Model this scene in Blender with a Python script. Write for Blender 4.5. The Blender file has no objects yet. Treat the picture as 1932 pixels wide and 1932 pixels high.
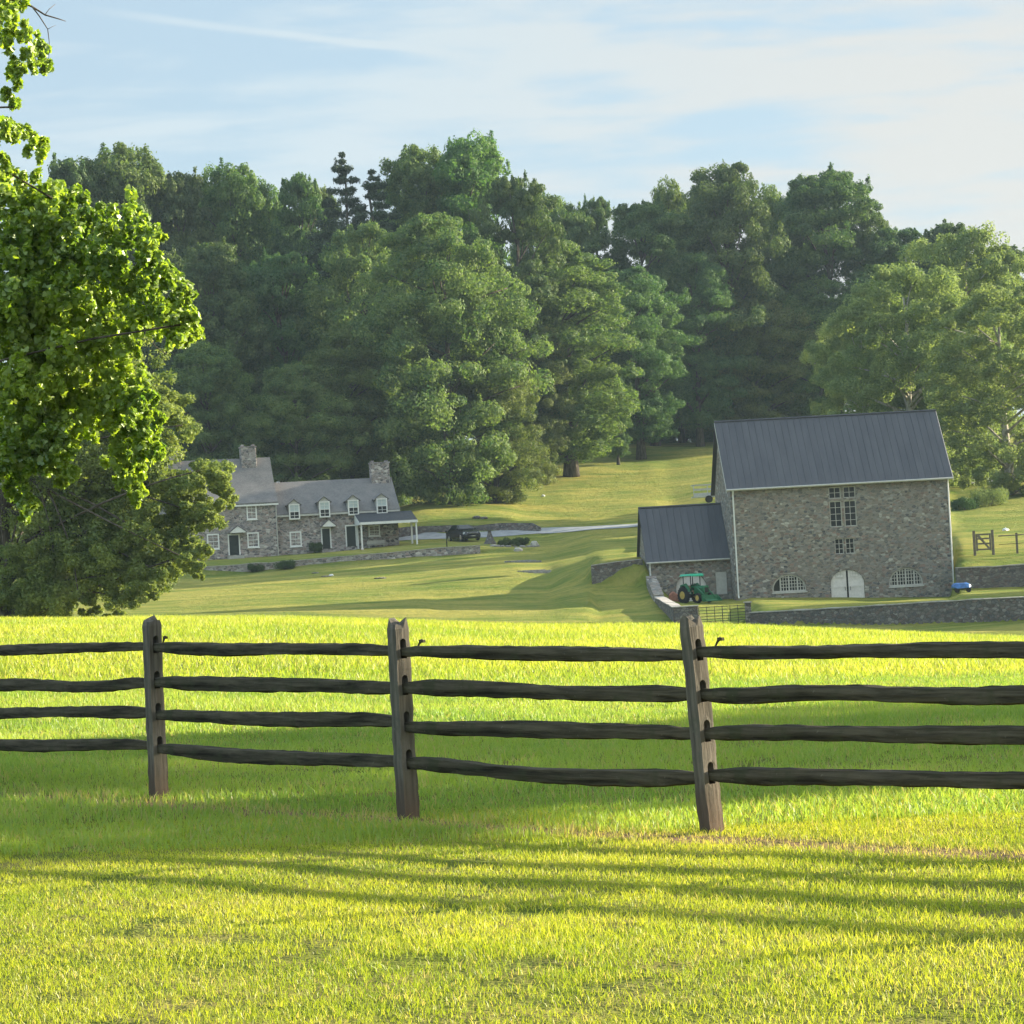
import bpy, bmesh, math, random
import numpy as np
from mathutils import Vector, Matrix
random.seed(7)
R = math.radians
C = bpy.context.scene.collection
SC = bpy.context.scene

# ------------------------------------------------------------------ camera, sky, sun, exposure
F, CX = 5650.0, 966.0            # focal length and centre in units of a 1932 px wide frame
EYE, PITCH, ROLL = 1.6, math.atan(144/5650), R(3.2)
f_ = Vector((0, math.cos(PITCH), math.sin(PITCH))); up0 = Vector((0, -math.sin(PITCH), math.cos(PITCH))); r0 = Vector((1, 0, 0))
cr = math.cos(ROLL)*r0 - math.sin(ROLL)*up0
cu = math.sin(ROLL)*r0 + math.cos(ROLL)*up0
cam_d = bpy.data.cameras.new('camera'); cam = bpy.data.objects.new('camera', cam_d); C.objects.link(cam)
cam_d.sensor_width = 36; cam_d.lens = 36*F/1932; cam_d.clip_start = 0.5; cam_d.clip_end = 4000
m = Matrix.Identity(4)
for i in range(3):
    m[i][0], m[i][1], m[i][2] = cr[i], cu[i], -f_[i]
m[2][3] = EYE
cam.matrix_world = m
SC.camera = cam

SUN_AZ, SUN_EL = R(69), R(15.4)   # azimuth to the right of the view direction (+Y)
sun_dir = Vector((math.sin(SUN_AZ)*math.cos(SUN_EL), math.cos(SUN_AZ)*math.cos(SUN_EL), math.sin(SUN_EL)))
sd = bpy.data.lights.new('sun', 'SUN'); sd.energy = 5.0; sd.angle = R(0.6); sd.color = (1.0, 0.87, 0.66)
so = bpy.data.objects.new('sun', sd); C.objects.link(so)
so.rotation_euler = sun_dir.to_track_quat('Z', 'Y').to_euler()
SC.view_settings.view_transform = 'Standard'; SC.view_settings.look = 'None'
SC.view_settings.exposure = 1.7; SC.view_settings.gamma = 1
SC.cycles.max_bounces = 6; SC.cycles.diffuse_bounces = 3; SC.cycles.transmission_bounces = 4; SC.cycles.glossy_bounces = 2
SC.cycles.volume_bounces = 0; SC.cycles.transparent_max_bounces = 4
SC.cycles.use_adaptive_sampling = True; SC.cycles.adaptive_threshold = 0.02
SC.cycles.use_denoising = True
SC.cycles.caustics_reflective = False; SC.cycles.caustics_refractive = False

W = bpy.data.worlds.new("World"); SC.world = W; W.use_nodes = True
nt = W.node_tree; nt.nodes.clear()

class NB:
    """small node-tree builder"""
    def __init__(s, tree): s.t = tree; s.n = tree.nodes; s.l = tree.links
    def node(s, typ, **kw):
        n = s.n.new(typ)
        for k, v in kw.items():
            if k.startswith('i_'):
                n.inputs[k[2:].replace('_', ' ')].default_value = v
            else: setattr(n, k, v)
        return n
    def link(s, a, b): s.l.new(a, b)
    def math(s, op, a, b=None, c=None, clamp=False):
        n = s.n.new('ShaderNodeMath'); n.operation = op; n.use_clamp = clamp
        for i, v in enumerate((a, b, c)):
            if v is None: continue
            if hasattr(v, 'links'): s.l.new(v, n.inputs[i])
            else: n.inputs[i].default_value = v
        return n.outputs[0]
    def mix(s, fac, a, b, typ='MIX'):
        n = s.n.new('ShaderNodeMix'); n.data_type = 'RGBA'; n.blend_type = typ
        for sock, v in ((n.inputs[0], fac), (n.inputs[6], a), (n.inputs[7], b)):
            if hasattr(v, 'links'): s.l.new(v, sock)
            else: sock.default_value = v if not isinstance(v, tuple) else (*v[:3], 1)
        return n.outputs[2]
    def ramp(s, fac, stops, interp='LINEAR'):
        n = s.n.new('ShaderNodeValToRGB'); n.color_ramp.interpolation = interp
        e = n.color_ramp.elements
        while len(e) > 1: e.remove(e[0])
        e[0].position = stops[0][0]; e[0].color = (*stops[0][1], 1)
        for p, c in stops[1:]:
            k = e.new(p); k.color = (*c, 1)
        if hasattr(fac, 'links'): s.l.new(fac, n.inputs[0])
        return n.outputs[0]
    def noise(s, vec, scale, detail=4, rough=.55, dist=0.0):
        n = s.n.new('ShaderNodeTexNoise'); n.inputs['Scale'].default_value = scale
        n.inputs['Detail'].default_value = detail; n.inputs['Roughness'].default_value = rough
        n.inputs['Distortion'].default_value = dist
        if vec is not None: s.l.new(vec, n.inputs['Vector'])
        return n.outputs[0]
    def mapping(s, vec, scale=(1, 1, 1), rot=(0, 0, 0), loc=(0, 0, 0)):
        n = s.n.new('ShaderNodeMapping')
        n.inputs['Scale'].default_value = scale; n.inputs['Rotation'].default_value = rot; n.inputs['Location'].default_value = loc
        s.l.new(vec, n.inputs[0]); return n.outputs[0]
    def step(s, v, a, b):
        n = s.n.new('ShaderNodeMapRange'); n.interpolation_type = 'SMOOTHSTEP'
        s.l.new(v, n.inputs[0]); n.inputs[1].default_value = a; n.inputs[2].default_value = b
        return n.outputs[0]

b = NB(nt)
sky = b.node('ShaderNodeTexSky', sky_type='NISHITA', sun_disc=False, sun_elevation=SUN_EL, sun_rotation=SUN_AZ, altitude=100, air_density=1.0, dust_density=1.2, ozone_density=1.3)
geo = b.node('ShaderNodeNewGeometry')
tc = b.node('ShaderNodeTexCoord')
sep = b.node('ShaderNodeSeparateXYZ'); b.link(tc.outputs['Generated'], sep.inputs[0])
zc = b.math('MAXIMUM', sep.outputs[2], 0.0)
az = b.math('ARCTAN2', sep.outputs[0], sep.outputs[1])
comb = b.node('ShaderNodeCombineXYZ'); b.link(az, comb.inputs[0]); b.link(zc, comb.inputs[1])
n1 = b.noise(b.mapping(comb.outputs[0], (7, 26, 1), (0, 0, R(7)), (3.1, 1.7, 0)), 1.0, 5, .55, .6)
n2 = b.noise(b.mapping(comb.outputs[0], (14, 90, 1), (0, 0, R(4)), (1.3, 5.1, 2)), 1.0, 4, .5, .3)
base = b.math('ADD', b.math('MULTIPLY', az, .8), 0.80)
cl = b.math('ADD', b.math('MULTIPLY', b.math('SUBTRACT', n1, .5), 3.2), base)
cl = b.math('ADD', cl, b.math('MULTIPLY', b.math('SUBTRACT', n2, .5), 2.6))
# contrail: a thin streak along a line in azimuth and elevation
lin = b.math('SUBTRACT', zc, b.math('ADD', b.math('MULTIPLY', az, -0.154), 0.1757))
dist = b.math('ABSOLUTE', b.math('ADD', lin, b.math('MULTIPLY', b.math('SUBTRACT', n2, .5), .0016)))
trail = b.math('SUBTRACT', 1.0, b.step(dist, .0002, .0022))
trail = b.math('MULTIPLY', trail, b.step(az, -.142, -.10))
trail = b.math('MULTIPLY', trail, b.math('SUBTRACT', 1.0, b.step(az, -.04, .0)))
# a deeper blue window top left of centre
cl = b.math('SUBTRACT', cl, b.math('MULTIPLY', b.math('MULTIPLY', b.step(zc, .165, .205), b.math('SUBTRACT', 1.0, b.step(b.math('ABSOLUTE', b.math('ADD', az, .075)), .03, .075))), .75))
cl = b.math('ADD', b.step(cl, .15, 1.15), b.math('MULTIPLY', trail, .75), clamp=True)
low = b.math('SUBTRACT', 1.0, b.step(zc, .1, .6))
cl = b.math('MULTIPLY', cl, b.math('ADD', b.math('MULTIPLY', low, .45), .45))
clear = b.mix(1.0, sky.outputs[0], (0.085, 0.085, 0.085), 'MULTIPLY')
clear = b.mix(.7, clear, (0.255, 0.335, 0.40))
ccol = b.mix(b.step(az, -.1, .17), (0.315, 0.37, 0.40), (0.365, 0.365, 0.35))
skyc = b.mix(cl, clear, ccol)
upf = b.math('ADD', .9, b.math('MULTIPLY', b.step(zc, .22, .6), .7))  # added fill: unseen sky above the frame brightened to lift the shade
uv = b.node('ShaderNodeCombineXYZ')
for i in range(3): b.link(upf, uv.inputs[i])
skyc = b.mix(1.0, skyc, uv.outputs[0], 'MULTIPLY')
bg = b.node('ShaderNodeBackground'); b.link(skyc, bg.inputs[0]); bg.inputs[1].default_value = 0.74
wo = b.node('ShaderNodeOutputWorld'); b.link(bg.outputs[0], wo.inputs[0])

# ------------------------------------------------------------------ pixel helpers (1932 px frame)
def ray(px, py):
    d = f_ + ((px-CX)/F)*cr + ((CX-py)/F)*cu
    return d/d.y
def pt(px, py, Y): return Vector((0, 0, EYE)) + ray(px, py)*Y
def Zm(ox, oy, s):
    k = 3840/1932
    return lambda x, y: ((ox+x/s)/k, (oy+y/s)/k)
Z1 = Zm(560, 1600, 1932/1100); Z2 = Zm(1500, 1550, 2.1); Z3 = Zm(2380, 1500, 1932/1260)
Z4 = Zm(2180, 1850, 1932/720); Z5 = Zm(3300, 1750, 1605/540); ZA = Zm(1640, 1900, 1932/500)

# ------------------------------------------------------------------ terrain height
def _z(px, py, Y):
    """height at distance Y that shows at frame row py in the column px"""
    Rr = (px-CX)*math.cos(ROLL) + (CX-1100)*math.sin(ROLL)
    Yv = CX-py
    X = (Rr - Yv*math.sin(ROLL))/math.cos(ROLL)
    d = f_ + X/F*cr + Yv/F*cu
    return EYE + d.z/d.y*Y
# columns: frame column -> list of (distance, frame row) or (distance, ('z', height))
def zz(v): return ('z', v)
COLS = [
 (-900, [(0,zz(0)),(22,zz(.12)),(85,zz(1.6)),(130,zz(.3)),(190,zz(1.2)),(191,zz(1.25)),(225,zz(2.6)),(226,zz(2.65)),(255,zz(3.8)),(268,zz(4.3)),(268.7,zz(4.9)),(285,zz(5.8)),(300,zz(6.5)),(300.7,zz(6.5)),(335,zz(9)),(375,zz(14)),(410,zz(16))]),
 (0,    [(0,zz(0)),(22,zz(.10)),(85,1171),(130,zz(-.2)),(190,zz(.9)),(191,zz(.95)),(225,zz(2.3)),(226,zz(2.35)),(255,zz(3.7)),(268,zz(4.2)),(268.7,zz(4.9)),(285,zz(5.8)),(300,zz(6.5)),(300.7,zz(6.5)),(335,zz(9)),(375,zz(14)),(410,zz(16))]),
 (480,  [(0,zz(0)),(22,zz(.06)),(85,1168),(135,zz(-.8)),(188,1167),(189,1166),(225,1122),(226,1121),(255,1092),(270,1080),(270.7,1065),(284,1052),(300,zz(6.6)),(300.7,zz(6.6)),(335,zz(9.5)),(375,zz(14.5)),(410,zz(17))]),
 (800,  [(0,zz(0)),(22,zz(.03)),(85,1176),(138,zz(-1.2)),(183,1176),(184,1175),(222,1114),(223,1113),(252,1072),(271,1049),(271.7,1036),(284,1028),(295,1007),(295.7,991),(335,938),(375,884),(408,850)]),
 (975, [(0,zz(0)),(22,zz(.02)),(85,1184),(140,zz(-1.6)),(181,1181),(182,1180),(218,1114),(227,1093),(252,1060),(272,1041),(272.7,1038),(284,1022),(293,1003),(293.9,998),(335,928),(375,868),(405,832)]),
 (1034, [(0,zz(0)),(22,zz(.02)),(85,1184),(140,zz(-1.6)),(181,1181),(182,1180),(218,1114),(227,1093),(252,1060),(272,1041),(272.7,1038),(284,1022),(293,1003),(296.5,993),(335,928),(375,868),(405,832)]),
 (1062, [(0,zz(0)),(22,zz(.02)),(85,1184),(140,zz(-1.7)),(181,1181),(182,1180),(216,1108),(223.5,1085),(252,1055),(272,1036),(272.7,1035),(284,1018),(293,998),(299,986),(335,926),(375,866),(405,832)]),
 (1112, [(0,zz(0)),(22,zz(.01)),(85,1184),(140,zz(-1.8)),(183,1179),(184,1178),(213.3,1102),(217.5,1078),(252,1047),(270,1026),(270.7,1025),(284,1008),(293,995),(299,984),(335,925),(375,865),(405,832)]),
 (1122, [(0,zz(0)),(22,zz(.01)),(85,1184),(140,zz(-1.8)),(184,1179),(185,1178),(213,1102),(213.7,1070),(250,1043),(270,1024),(270.7,1023),(284,1006),(293,994),(299,983),(335,925),(375,865),(405,832)]),
 (1215, [(0,zz(0)),(22,zz(.01)),(85,1184),(140,zz(-1.9)),(186,1180),(188,1174),(212,1104),(212.7,1061),(250,1037),(268,1020),(268.7,1019),(284,1000),(293,989),(298,979),(335,922),(372,870),(400,834)]),
 (1240, [(0,zz(0)),(22,zz(.0)),(85,1184),(140,zz(-2.)),(187,1180),(190,1168),(206,1132),(212,1105),(232,zz(4.0)),(262,zz(5.6)),(263,zz(5.65)),(284,zz(6.7)),(293,985),(293.7,984),(335,920),(372,868),(400,834)]),
 (1275, [(0,zz(0)),(22,zz(.0)),(85,1184),(140,zz(-2.)),(188,1181),(190,1174),(203,1144),(214,zz(.1)),(234,zz(4.0)),(262,zz(5.6)),(263,zz(5.65)),(284,zz(6.7)),(293,zz(7.5)),(293.7,zz(7.5)),(335,918),(370,872),(398,836)]),
 (1404, [(0,zz(0)),(22,zz(.0)),(85,1186),(140,zz(-2.2)),(190,1176),(191,1173),(205,1140),(214,zz(.1)),(238,zz(4.4)),(262,zz(6.0)),(263,zz(6.05)),(284,zz(7.6)),(293,zz(8.3)),(293.7,zz(8.35)),(335,zz(12.6)),(372,zz(16.6)),(400,zz(19.5))]),
 (1414, [(0,zz(0)),(22,zz(.0)),(85,1187),(140,zz(-2.2)),(190,1178),(190.7,1158),(207,1130),(214,zz(.1)),(238,zz(4.4)),(262,zz(6.0)),(263,zz(6.05)),(284,zz(7.6)),(293,zz(8.3)),(293.7,zz(8.35)),(335,zz(12.6)),(372,zz(16.6)),(400,zz(19.5))]),
 (1650, [(0,zz(0)),(22,zz(.0)),(85,1196),(140,zz(-2.6)),(183,1179),(183.7,1145),(208,1131),(214,zz(-.2)),(238,zz(4.2)),(262,zz(6.2)),(263,zz(6.25)),(284,zz(8)),(293,zz(8.8)),(293.7,zz(8.85)),(335,zz(12.6)),(372,zz(16.6)),(400,zz(19.5))]),
 (1797, [(0,zz(0)),(22,zz(.0)),(84,1203),(140,zz(-2.8)),(179,1174),(179.7,1136),(209,1127),(214,1120),(236,zz(3.4)),(262,zz(6.2)),(263,zz(6.25)),(284,zz(8.2)),(293,zz(9)),(293.7,zz(9.05)),(335,zz(12.6)),(374,zz(16.6)),(405,zz(19.5))]),
 (1806, [(0,zz(0)),(22,zz(.0)),(84,1204),(140,zz(-2.8)),(179,1174),(179.7,1136),(206,1114),(206.7,1072),(232,1020),(262,968),(263,966),(284,940),(293,zz(9)),(293.7,zz(9.05)),(335,zz(12.6)),(374,zz(16.6)),(405,zz(19.5))]),
 (1932, [(0,zz(0)),(22,zz(.0)),(82,1209),(140,zz(-3)),(176,1172),(176.7,1129),(206,1110),(206.7,1068),(235,1008),(262,960),(263,958),(290,zz(9)),(300,zz(9.8)),(300.7,zz(9.9)),(335,zz(12.5)),(375,zz(16.5)),(408,zz(19.5))]),
 (2900, [(0,zz(0)),(22,zz(-.1)),(80,zz(-.9)),(140,zz(-3)),(160,zz(-2.4)),(160.7,zz(-.9)),(200,zz(-.2)),(200.7,zz(1.4)),(235,zz(4)),(262,zz(7)),(263,zz(7.1)),(290,zz(9.5)),(300,zz(10.3)),(300.7,zz(10.4)),(335,zz(13)),(375,zz(17)),(410,zz(20))]),
]
_B = []; _YC = []; _ZC = []
for px, rows in COLS:
    _B.append(((px-CX)*math.cos(ROLL) + (CX-1100)*math.sin(ROLL))/F)
    ys = [r[0] for r in rows]; zs = [r[1][1] if isinstance(r[1], tuple) else _z(px, r[1], r[0]) for r in rows]
    ys += [480, 620, 1100]; zs += [zs[-1]-1, zs[-1]-8, -20]
    _YC.append(ys); _ZC.append(zs)
_B = np.array(_B); _YC = np.array(_YC, float); _ZC = np.array(_ZC, float)
def zt(x, y):
    x = np.atleast_1d(np.asarray(x, float)); y = np.atleast_1d(np.asarray(y, float))
    sh = x.shape; x = x.ravel(); y = y.ravel()
    out = np.zeros_like(x)
    for s in range(0, len(x), 60000):
        xs = x[s:s+60000]; ys = np.clip(y[s:s+60000], 0.01, 1099)
        bb = np.clip(xs/np.maximum(ys, 8.0), _B[0], _B[-1]-1e-9)
        k = np.clip(np.searchsorted(_B, bb, 'right')-1, 0, len(_B)-2)
        t = ((bb-_B[k])/(_B[k+1]-_B[k]))[:, None]
        Yc = _YC[k]*(1-t) + _YC[k+1]*t; Zc = _ZC[k]*(1-t) + _ZC[k+1]*t
        h = np.diff(Yc, axis=1); dl = np.diff(Zc, axis=1)/h
        mm = np.zeros_like(Yc)
        a, c = dl[:, :-1], dl[:, 1:]
        ok = a*c > 0
        w1 = 2*h[:, 1:]+h[:, :-1]; w2 = h[:, 1:]+2*h[:, :-1]
        with np.errstate(divide='ignore', invalid='ignore'):
            hm = (w1+w2)/(w1/a+w2/c)
        mm[:, 1:-1] = np.where(ok, hm, 0)
        i = np.clip((Yc <= ys[:, None]).sum(1)-1, 0, Yc.shape[1]-2)
        q = np.arange(len(xs))
        H = h[q, i]; tt = (ys-Yc[q, i])/H
        z0, z1, m0, m1 = Zc[q, i], Zc[q, i+1], mm[q, i], mm[q, i+1]
        out[s:s+60000] = (2*tt**3-3*tt**2+1)*z0 + (tt**3-2*tt**2+tt)*H*m0 + (-2*tt**3+3*tt**2)*z1 + (tt**3-tt**2)*H*m1
    out += .012*np.sin(x*1.7+y*.6)*np.sin(y*1.1-x*.4) + np.clip((y-60)/150, 0, 1)*.06*np.sin(x*.31+1)*np.sin(y*.23+2)
    return out.reshape(sh)
def zg(x, y): return float(zt([x], [y])[0])
def ground(px, py, y0=10, y1=460):
    """first point of the ground seen at that frame position"""
    d = ray(px, py); Ys = np.arange(y0, y1, .1)
    zs = zt(d.x*Ys, Ys); below = EYE + d.z*Ys < zs
    k = np.argmax(below) if below.any() else len(Ys)-1
    Y = Ys[k]; return Vector((d.x*Y, Y, zs[k]))

# ------------------------------------------------------------------ object helpers
def tag(o, label=None, cat=None, group=None, kind=None):
    if label: o['label'] = label
    if cat: o['category'] = cat
    if group: o['group'] = group
    if kind: o['kind'] = kind
    return o
def empty(name, loc, rz=0, label=None, cat=None, group=None, scale=None):
    o = bpy.data.objects.new(name, None); C.objects.link(o)
    o.location = loc; o.rotation_euler = (0, 0, rz); o.empty_display_size = .3
    if scale: o.scale = scale
    return tag(o, label, cat, group)
class MB:
    def __init__(s): s.v = []; s.f = []; s.mi = []; s.cur = 0
    def add(s, vs, fs):
        k = len(s.v); s.v += [tuple(v) for v in vs]; s.f += [tuple(i+k for i in f) for f in fs]; s.mi += [s.cur]*len(fs); return s
    def box(s, x0, x1, y0, y1, z0, z1):
        return s.add([(x0,y0,z0),(x1,y0,z0),(x1,y1,z0),(x0,y1,z0),(x0,y0,z1),(x1,y0,z1),(x1,y1,z1),(x0,y1,z1)],
                     [(0,3,2,1),(4,5,6,7),(0,1,5,4),(1,2,6,5),(2,3,7,6),(3,0,4,7)])
    def prism(s, poly, y0, y1):      # poly in (x,z) counter-clockwise seen from -y
        n = len(poly)
        return s.add([(x, y0, z) for x, z in poly]+[(x, y1, z) for x, z in poly],
                     [tuple(range(n)), tuple(range(2*n-1, n-1, -1))]+[(i, i+n, (i+1) % n+n, (i+1) % n) for i in range(n)])
    def prismx(s, poly, x0, x1):     # poly in (y,z)
        n = len(poly)
        return s.add([(x0, y, z) for y, z in poly]+[(x1, y, z) for y, z in poly],
                     [tuple(range(n-1, -1, -1)), tuple(range(n, 2*n))]+[(i, (i+1) % n, (i+1) % n+n, i+n) for i in range(n)])
    def prismz(s, poly, z0, z1):
        n = len(poly)
        return s.add([(x, y, z0) for x, y in poly]+[(x, y, z1) for x, y in poly],
                     [tuple(range(n-1, -1, -1)), tuple(range(n, 2*n))]+[(i, (i+1) % n, (i+1) % n+n, i+n) for i in range(n)])
    def tube(s, pts, rad, n=8, cap=True, squash=1.0):
        pts = [Vector(p) for p in pts]; k0 = len(s.v); ref = None
        if not hasattr(rad, '__len__'): rad = [rad]*len(pts)
        vs = []
        for i, p in enumerate(pts):
            t = (pts[min(i+1, len(pts)-1)]-pts[max(i-1, 0)])
            t = t.normalized() if t.length > 1e-9 else Vector((0, 0, 1))
            if ref is None: ref = Vector((1, 0, 0)) if abs(t.x) < .8 else Vector((0, 1, 0))
            u = (ref-t*ref.dot(t)).normalized(); w = t.cross(u); ref = u
            for j in range(n):
                a = 2*math.pi*j/n
                vs.append(p+rad[i]*(math.cos(a)*u+squash*math.sin(a)*w))
        fs = []
        for i in range(len(pts)-1):
            for j in range(n):
                a, c = i*n+j, i*n+(j+1) % n
                fs.append((a, c, c+n, a+n))
        if cap: fs += [tuple(range(n-1, -1, -1)), tuple((len(pts)-1)*n+j for j in range(n))]
        return s.add(vs, fs)
    def lathe(s, prof, c=(0, 0, 0), n=20, axis='z'):
        vs = []
        for r, h in prof:
            for j in range(n):
                a = 2*math.pi*j/n; x, y = r*math.cos(a), r*math.sin(a)
                vs.append((c[0]+x, c[1]+y, c[2]+h) if axis == 'z' else (c[0]+x, c[1]+h, c[2]+y))
        fs = []
        for i in range(len(prof)-1):
            for j in range(n):
                a, d = i*n+j, i*n+(j+1) % n
                fs.append((a, d, d+n, a+n) if axis == 'z' else (a, a+n, d+n, d))
        fs += [tuple(range(n-1, -1, -1)), tuple((len(prof)-1)*n+j for j in range(n))]
        return s.add(vs, fs)
    def build(s, name, mats, parent=None, smooth=False, bevel=0, kind=None):
        me = bpy.data.meshes.new(name); me.from_pydata(s.v, [], s.f)
        if not isinstance(mats, (list, tuple)): mats = [mats]
        for q in mats: me.materials.append(q)
        if len(mats) > 1: me.polygons.foreach_set('material_index', s.mi)
        if smooth: me.polygons.foreach_set('use_smooth', [True]*len(me.polygons))
        bm = bmesh.new(); bm.from_mesh(me); bmesh.ops.recalc_face_normals(bm, faces=bm.faces)
        bm.to_mesh(me); bm.free()
        o = bpy.data.objects.new(name, me); C.objects.link(o)
        if parent: o.parent = parent
        if bevel:
            bv = o.modifiers.new('b', 'BEVEL'); bv.width = bevel; bv.segments = 2; bv.limit_method = 'ANGLE'
        if kind: o['kind'] = kind
        return o
def cut(o, cutter):
    """subtract the cutter mesh from the object and bake the result"""
    c = cutter.build('cutter', M['stone']); c.parent = o.parent
    md = o.modifiers.new('cut', 'BOOLEAN'); md.object = c; md.solver = 'EXACT'; md.use_self = True
    bpy.context.view_layer.update()
    dg = bpy.context.evaluated_depsgraph_get()
    me = bpy.data.meshes.new_from_object(o.evaluated_get(dg))
    o.modifiers.remove(md); o.data = me
    bpy.data.objects.remove(c)
def np_mesh(name, V, loops_per, mats, parent=None, smooth=False):
    """V (N,k,3) array: N separate polygons of k corners, or (verts, faces) arrays"""
    me = bpy.data.meshes.new(name)
    if isinstance(V, tuple):
        co, fc = V
        me.vertices.add(len(co)); me.vertices.foreach_set('co', co.astype(np.float32).ravel())
        k = fc.shape[1]; me.loops.add(fc.size); me.loops.foreach_set('vertex_index', fc.astype(np.int32).ravel())
        me.polygons.add(len(fc)); me.polygons.foreach_set('loop_start', np.arange(0, fc.size, k, dtype=np.int32))
    else:
        N, k, _ = V.shape
        me.vertices.add(N*k); me.vertices.foreach_set('co', V.astype(np.float32).ravel())
        me.loops.add(N*k); me.loops.foreach_set('vertex_index', np.arange(N*k, dtype=np.int32))
        me.polygons.add(N); me.polygons.foreach_set('loop_start', np.arange(0, N*k, k, dtype=np.int32))
    me.update(calc_edges=True)
    if smooth: me.polygons.foreach_set('use_smooth', np.ones(len(me.polygons), bool))
    me.materials.append(mats)
    o = bpy.data.objects.new(name, me); C.objects.link(o)
    if parent: o.parent = parent
    return o

# ------------------------------------------------------------------ materials
M = {}
def mat(name):
    mt = bpy.data.materials.new(name); mt.use_nodes = True; mt.node_tree.nodes.clear()
    nb = NB(mt.node_tree); M[name] = mt; return nb
def out(nb, sh):
    o = nb.node('ShaderNodeOutputMaterial'); nb.link(sh, o.inputs[0])
def objco(nb): return nb.node('ShaderNodeTexCoord').outputs['Object']
def principled(nb, col, rough=.7, metal=0, bump=None, bstr=.3, bdist=.02, spec=.3):
    p = nb.node('ShaderNodeBsdfPrincipled')
    if hasattr(col, 'links'): nb.link(col, p.inputs['Base Color'])
    else: p.inputs['Base Color'].default_value = (*col, 1)
    if hasattr(rough, 'links'): nb.link(rough, p.inputs['Roughness'])
    else: p.inputs['Roughness'].default_value = rough
    p.inputs['Metallic'].default_value = metal
    p.inputs['Specular IOR Level'].default_value = spec
    if bump is not None:
        bp = nb.node('ShaderNodeBump'); bp.inputs['Strength'].default_value = bstr; bp.inputs['Distance'].default_value = bdist
        nb.link(bump, bp.inputs['Height']); nb.link(bp.outputs[0], p.inputs['Normal'])
    return p.outputs[0]
def plain(name, col, rough=.6, metal=0, var=.12, scale=6, spec=.3):
    nb = mat(name); n = nb.noise(objco(nb), scale, 5)
    c = nb.mix(nb.step(n, .3, .7), tuple(x*(1-var) for x in col), tuple(min(1, x*(1+var)) for x in col))
    out(nb, principled(nb, c, rough, metal, n, .15, .01, spec))
def leafmat(name, c1, c2, ctr, tfac=.45, gloss=.025, clump=.35, objvar=.25, rough=.5):
    nb = mat(name)
    rnd = nb.node('ShaderNodeNewGeometry').outputs['Random Per Island']
    oi = nb.node('ShaderNodeObjectInfo').outputs['Random']
    n = nb.noise(objco(nb), clump, 2)
    k = nb.math('ADD', nb.math('MULTIPLY', rnd, .6), nb.math('MULTIPLY', nb.step(n, .35, .65), .4))
    c = nb.mix(k, c1, c2)
    hs = nb.node('ShaderNodeHueSaturation')
    nb.link(nb.math('ADD', nb.math('MULTIPLY', oi, .05), .468), hs.inputs['Hue'])
    nb.link(nb.math('ADD', nb.math('MULTIPLY', oi, objvar), 1-objvar/2), hs.inputs['Value'])
    nb.link(c, hs.inputs['Color'])
    d = nb.node('ShaderNodeBsdfDiffuse'); nb.link(hs.outputs[0], d.inputs[0])
    t = nb.node('ShaderNodeBsdfTranslucent'); nb.link(nb.mix(1.0, hs.outputs[0], ctr, 'MULTIPLY'), t.inputs[0])
    mx = nb.node('ShaderNodeMixShader'); mx.inputs[0].default_value = tfac
    nb.link(d.outputs[0], mx.inputs[1]); nb.link(t.outputs[0], mx.inputs[2])
    g = nb.node('ShaderNodeBsdfGlossy'); g.inputs['Roughness'].default_value = rough+.1; g.inputs['Color'].default_value = (.8, .9, .7, 1)
    m2 = nb.node('ShaderNodeMixShader'); m2.inputs[0].default_value = gloss
    nb.link(mx.outputs[0], m2.inputs[1]); nb.link(g.outputs[0], m2.inputs[2])
    out(nb, m2.outputs[0])
# foliage colours
leafmat('leaf_wood', (.028, .075, .033), (.12, .175, .058), (1.6, 1.8, .8), .35)
leafmat('leaf_maple', (.040, .088, .034), (.19, .23, .075), (1.6, 1.8, .8), .38)
leafmat('leaf_tulip', (.038, .092, .032), (.16, .225, .065), (1.6, 1.8, .8), .38)
leafmat('leaf_conifer', (.02, .038, .022), (.045, .065, .035), (1.2, 1.3, .9), .15)
leafmat('leaf_sycamore', (.09, .155, .06), (.26, .32, .12), (1.6, 1.7, .9), .42)
leafmat('leaf_olive', (.07, .13, .035), (.28, .35, .10), (1.5, 1.5, .8), .42, clump=.5)
leafmat('leaf_near', (.07, .20, .022), (.38, .55, .085), (1.35, 1.4, .5), .58, .10, .8, 0, .4)
leafmat('leaf_shrub', (.03, .06, .02), (.06, .11, .03), (1.4, 1.5, .8), .25)
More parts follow.
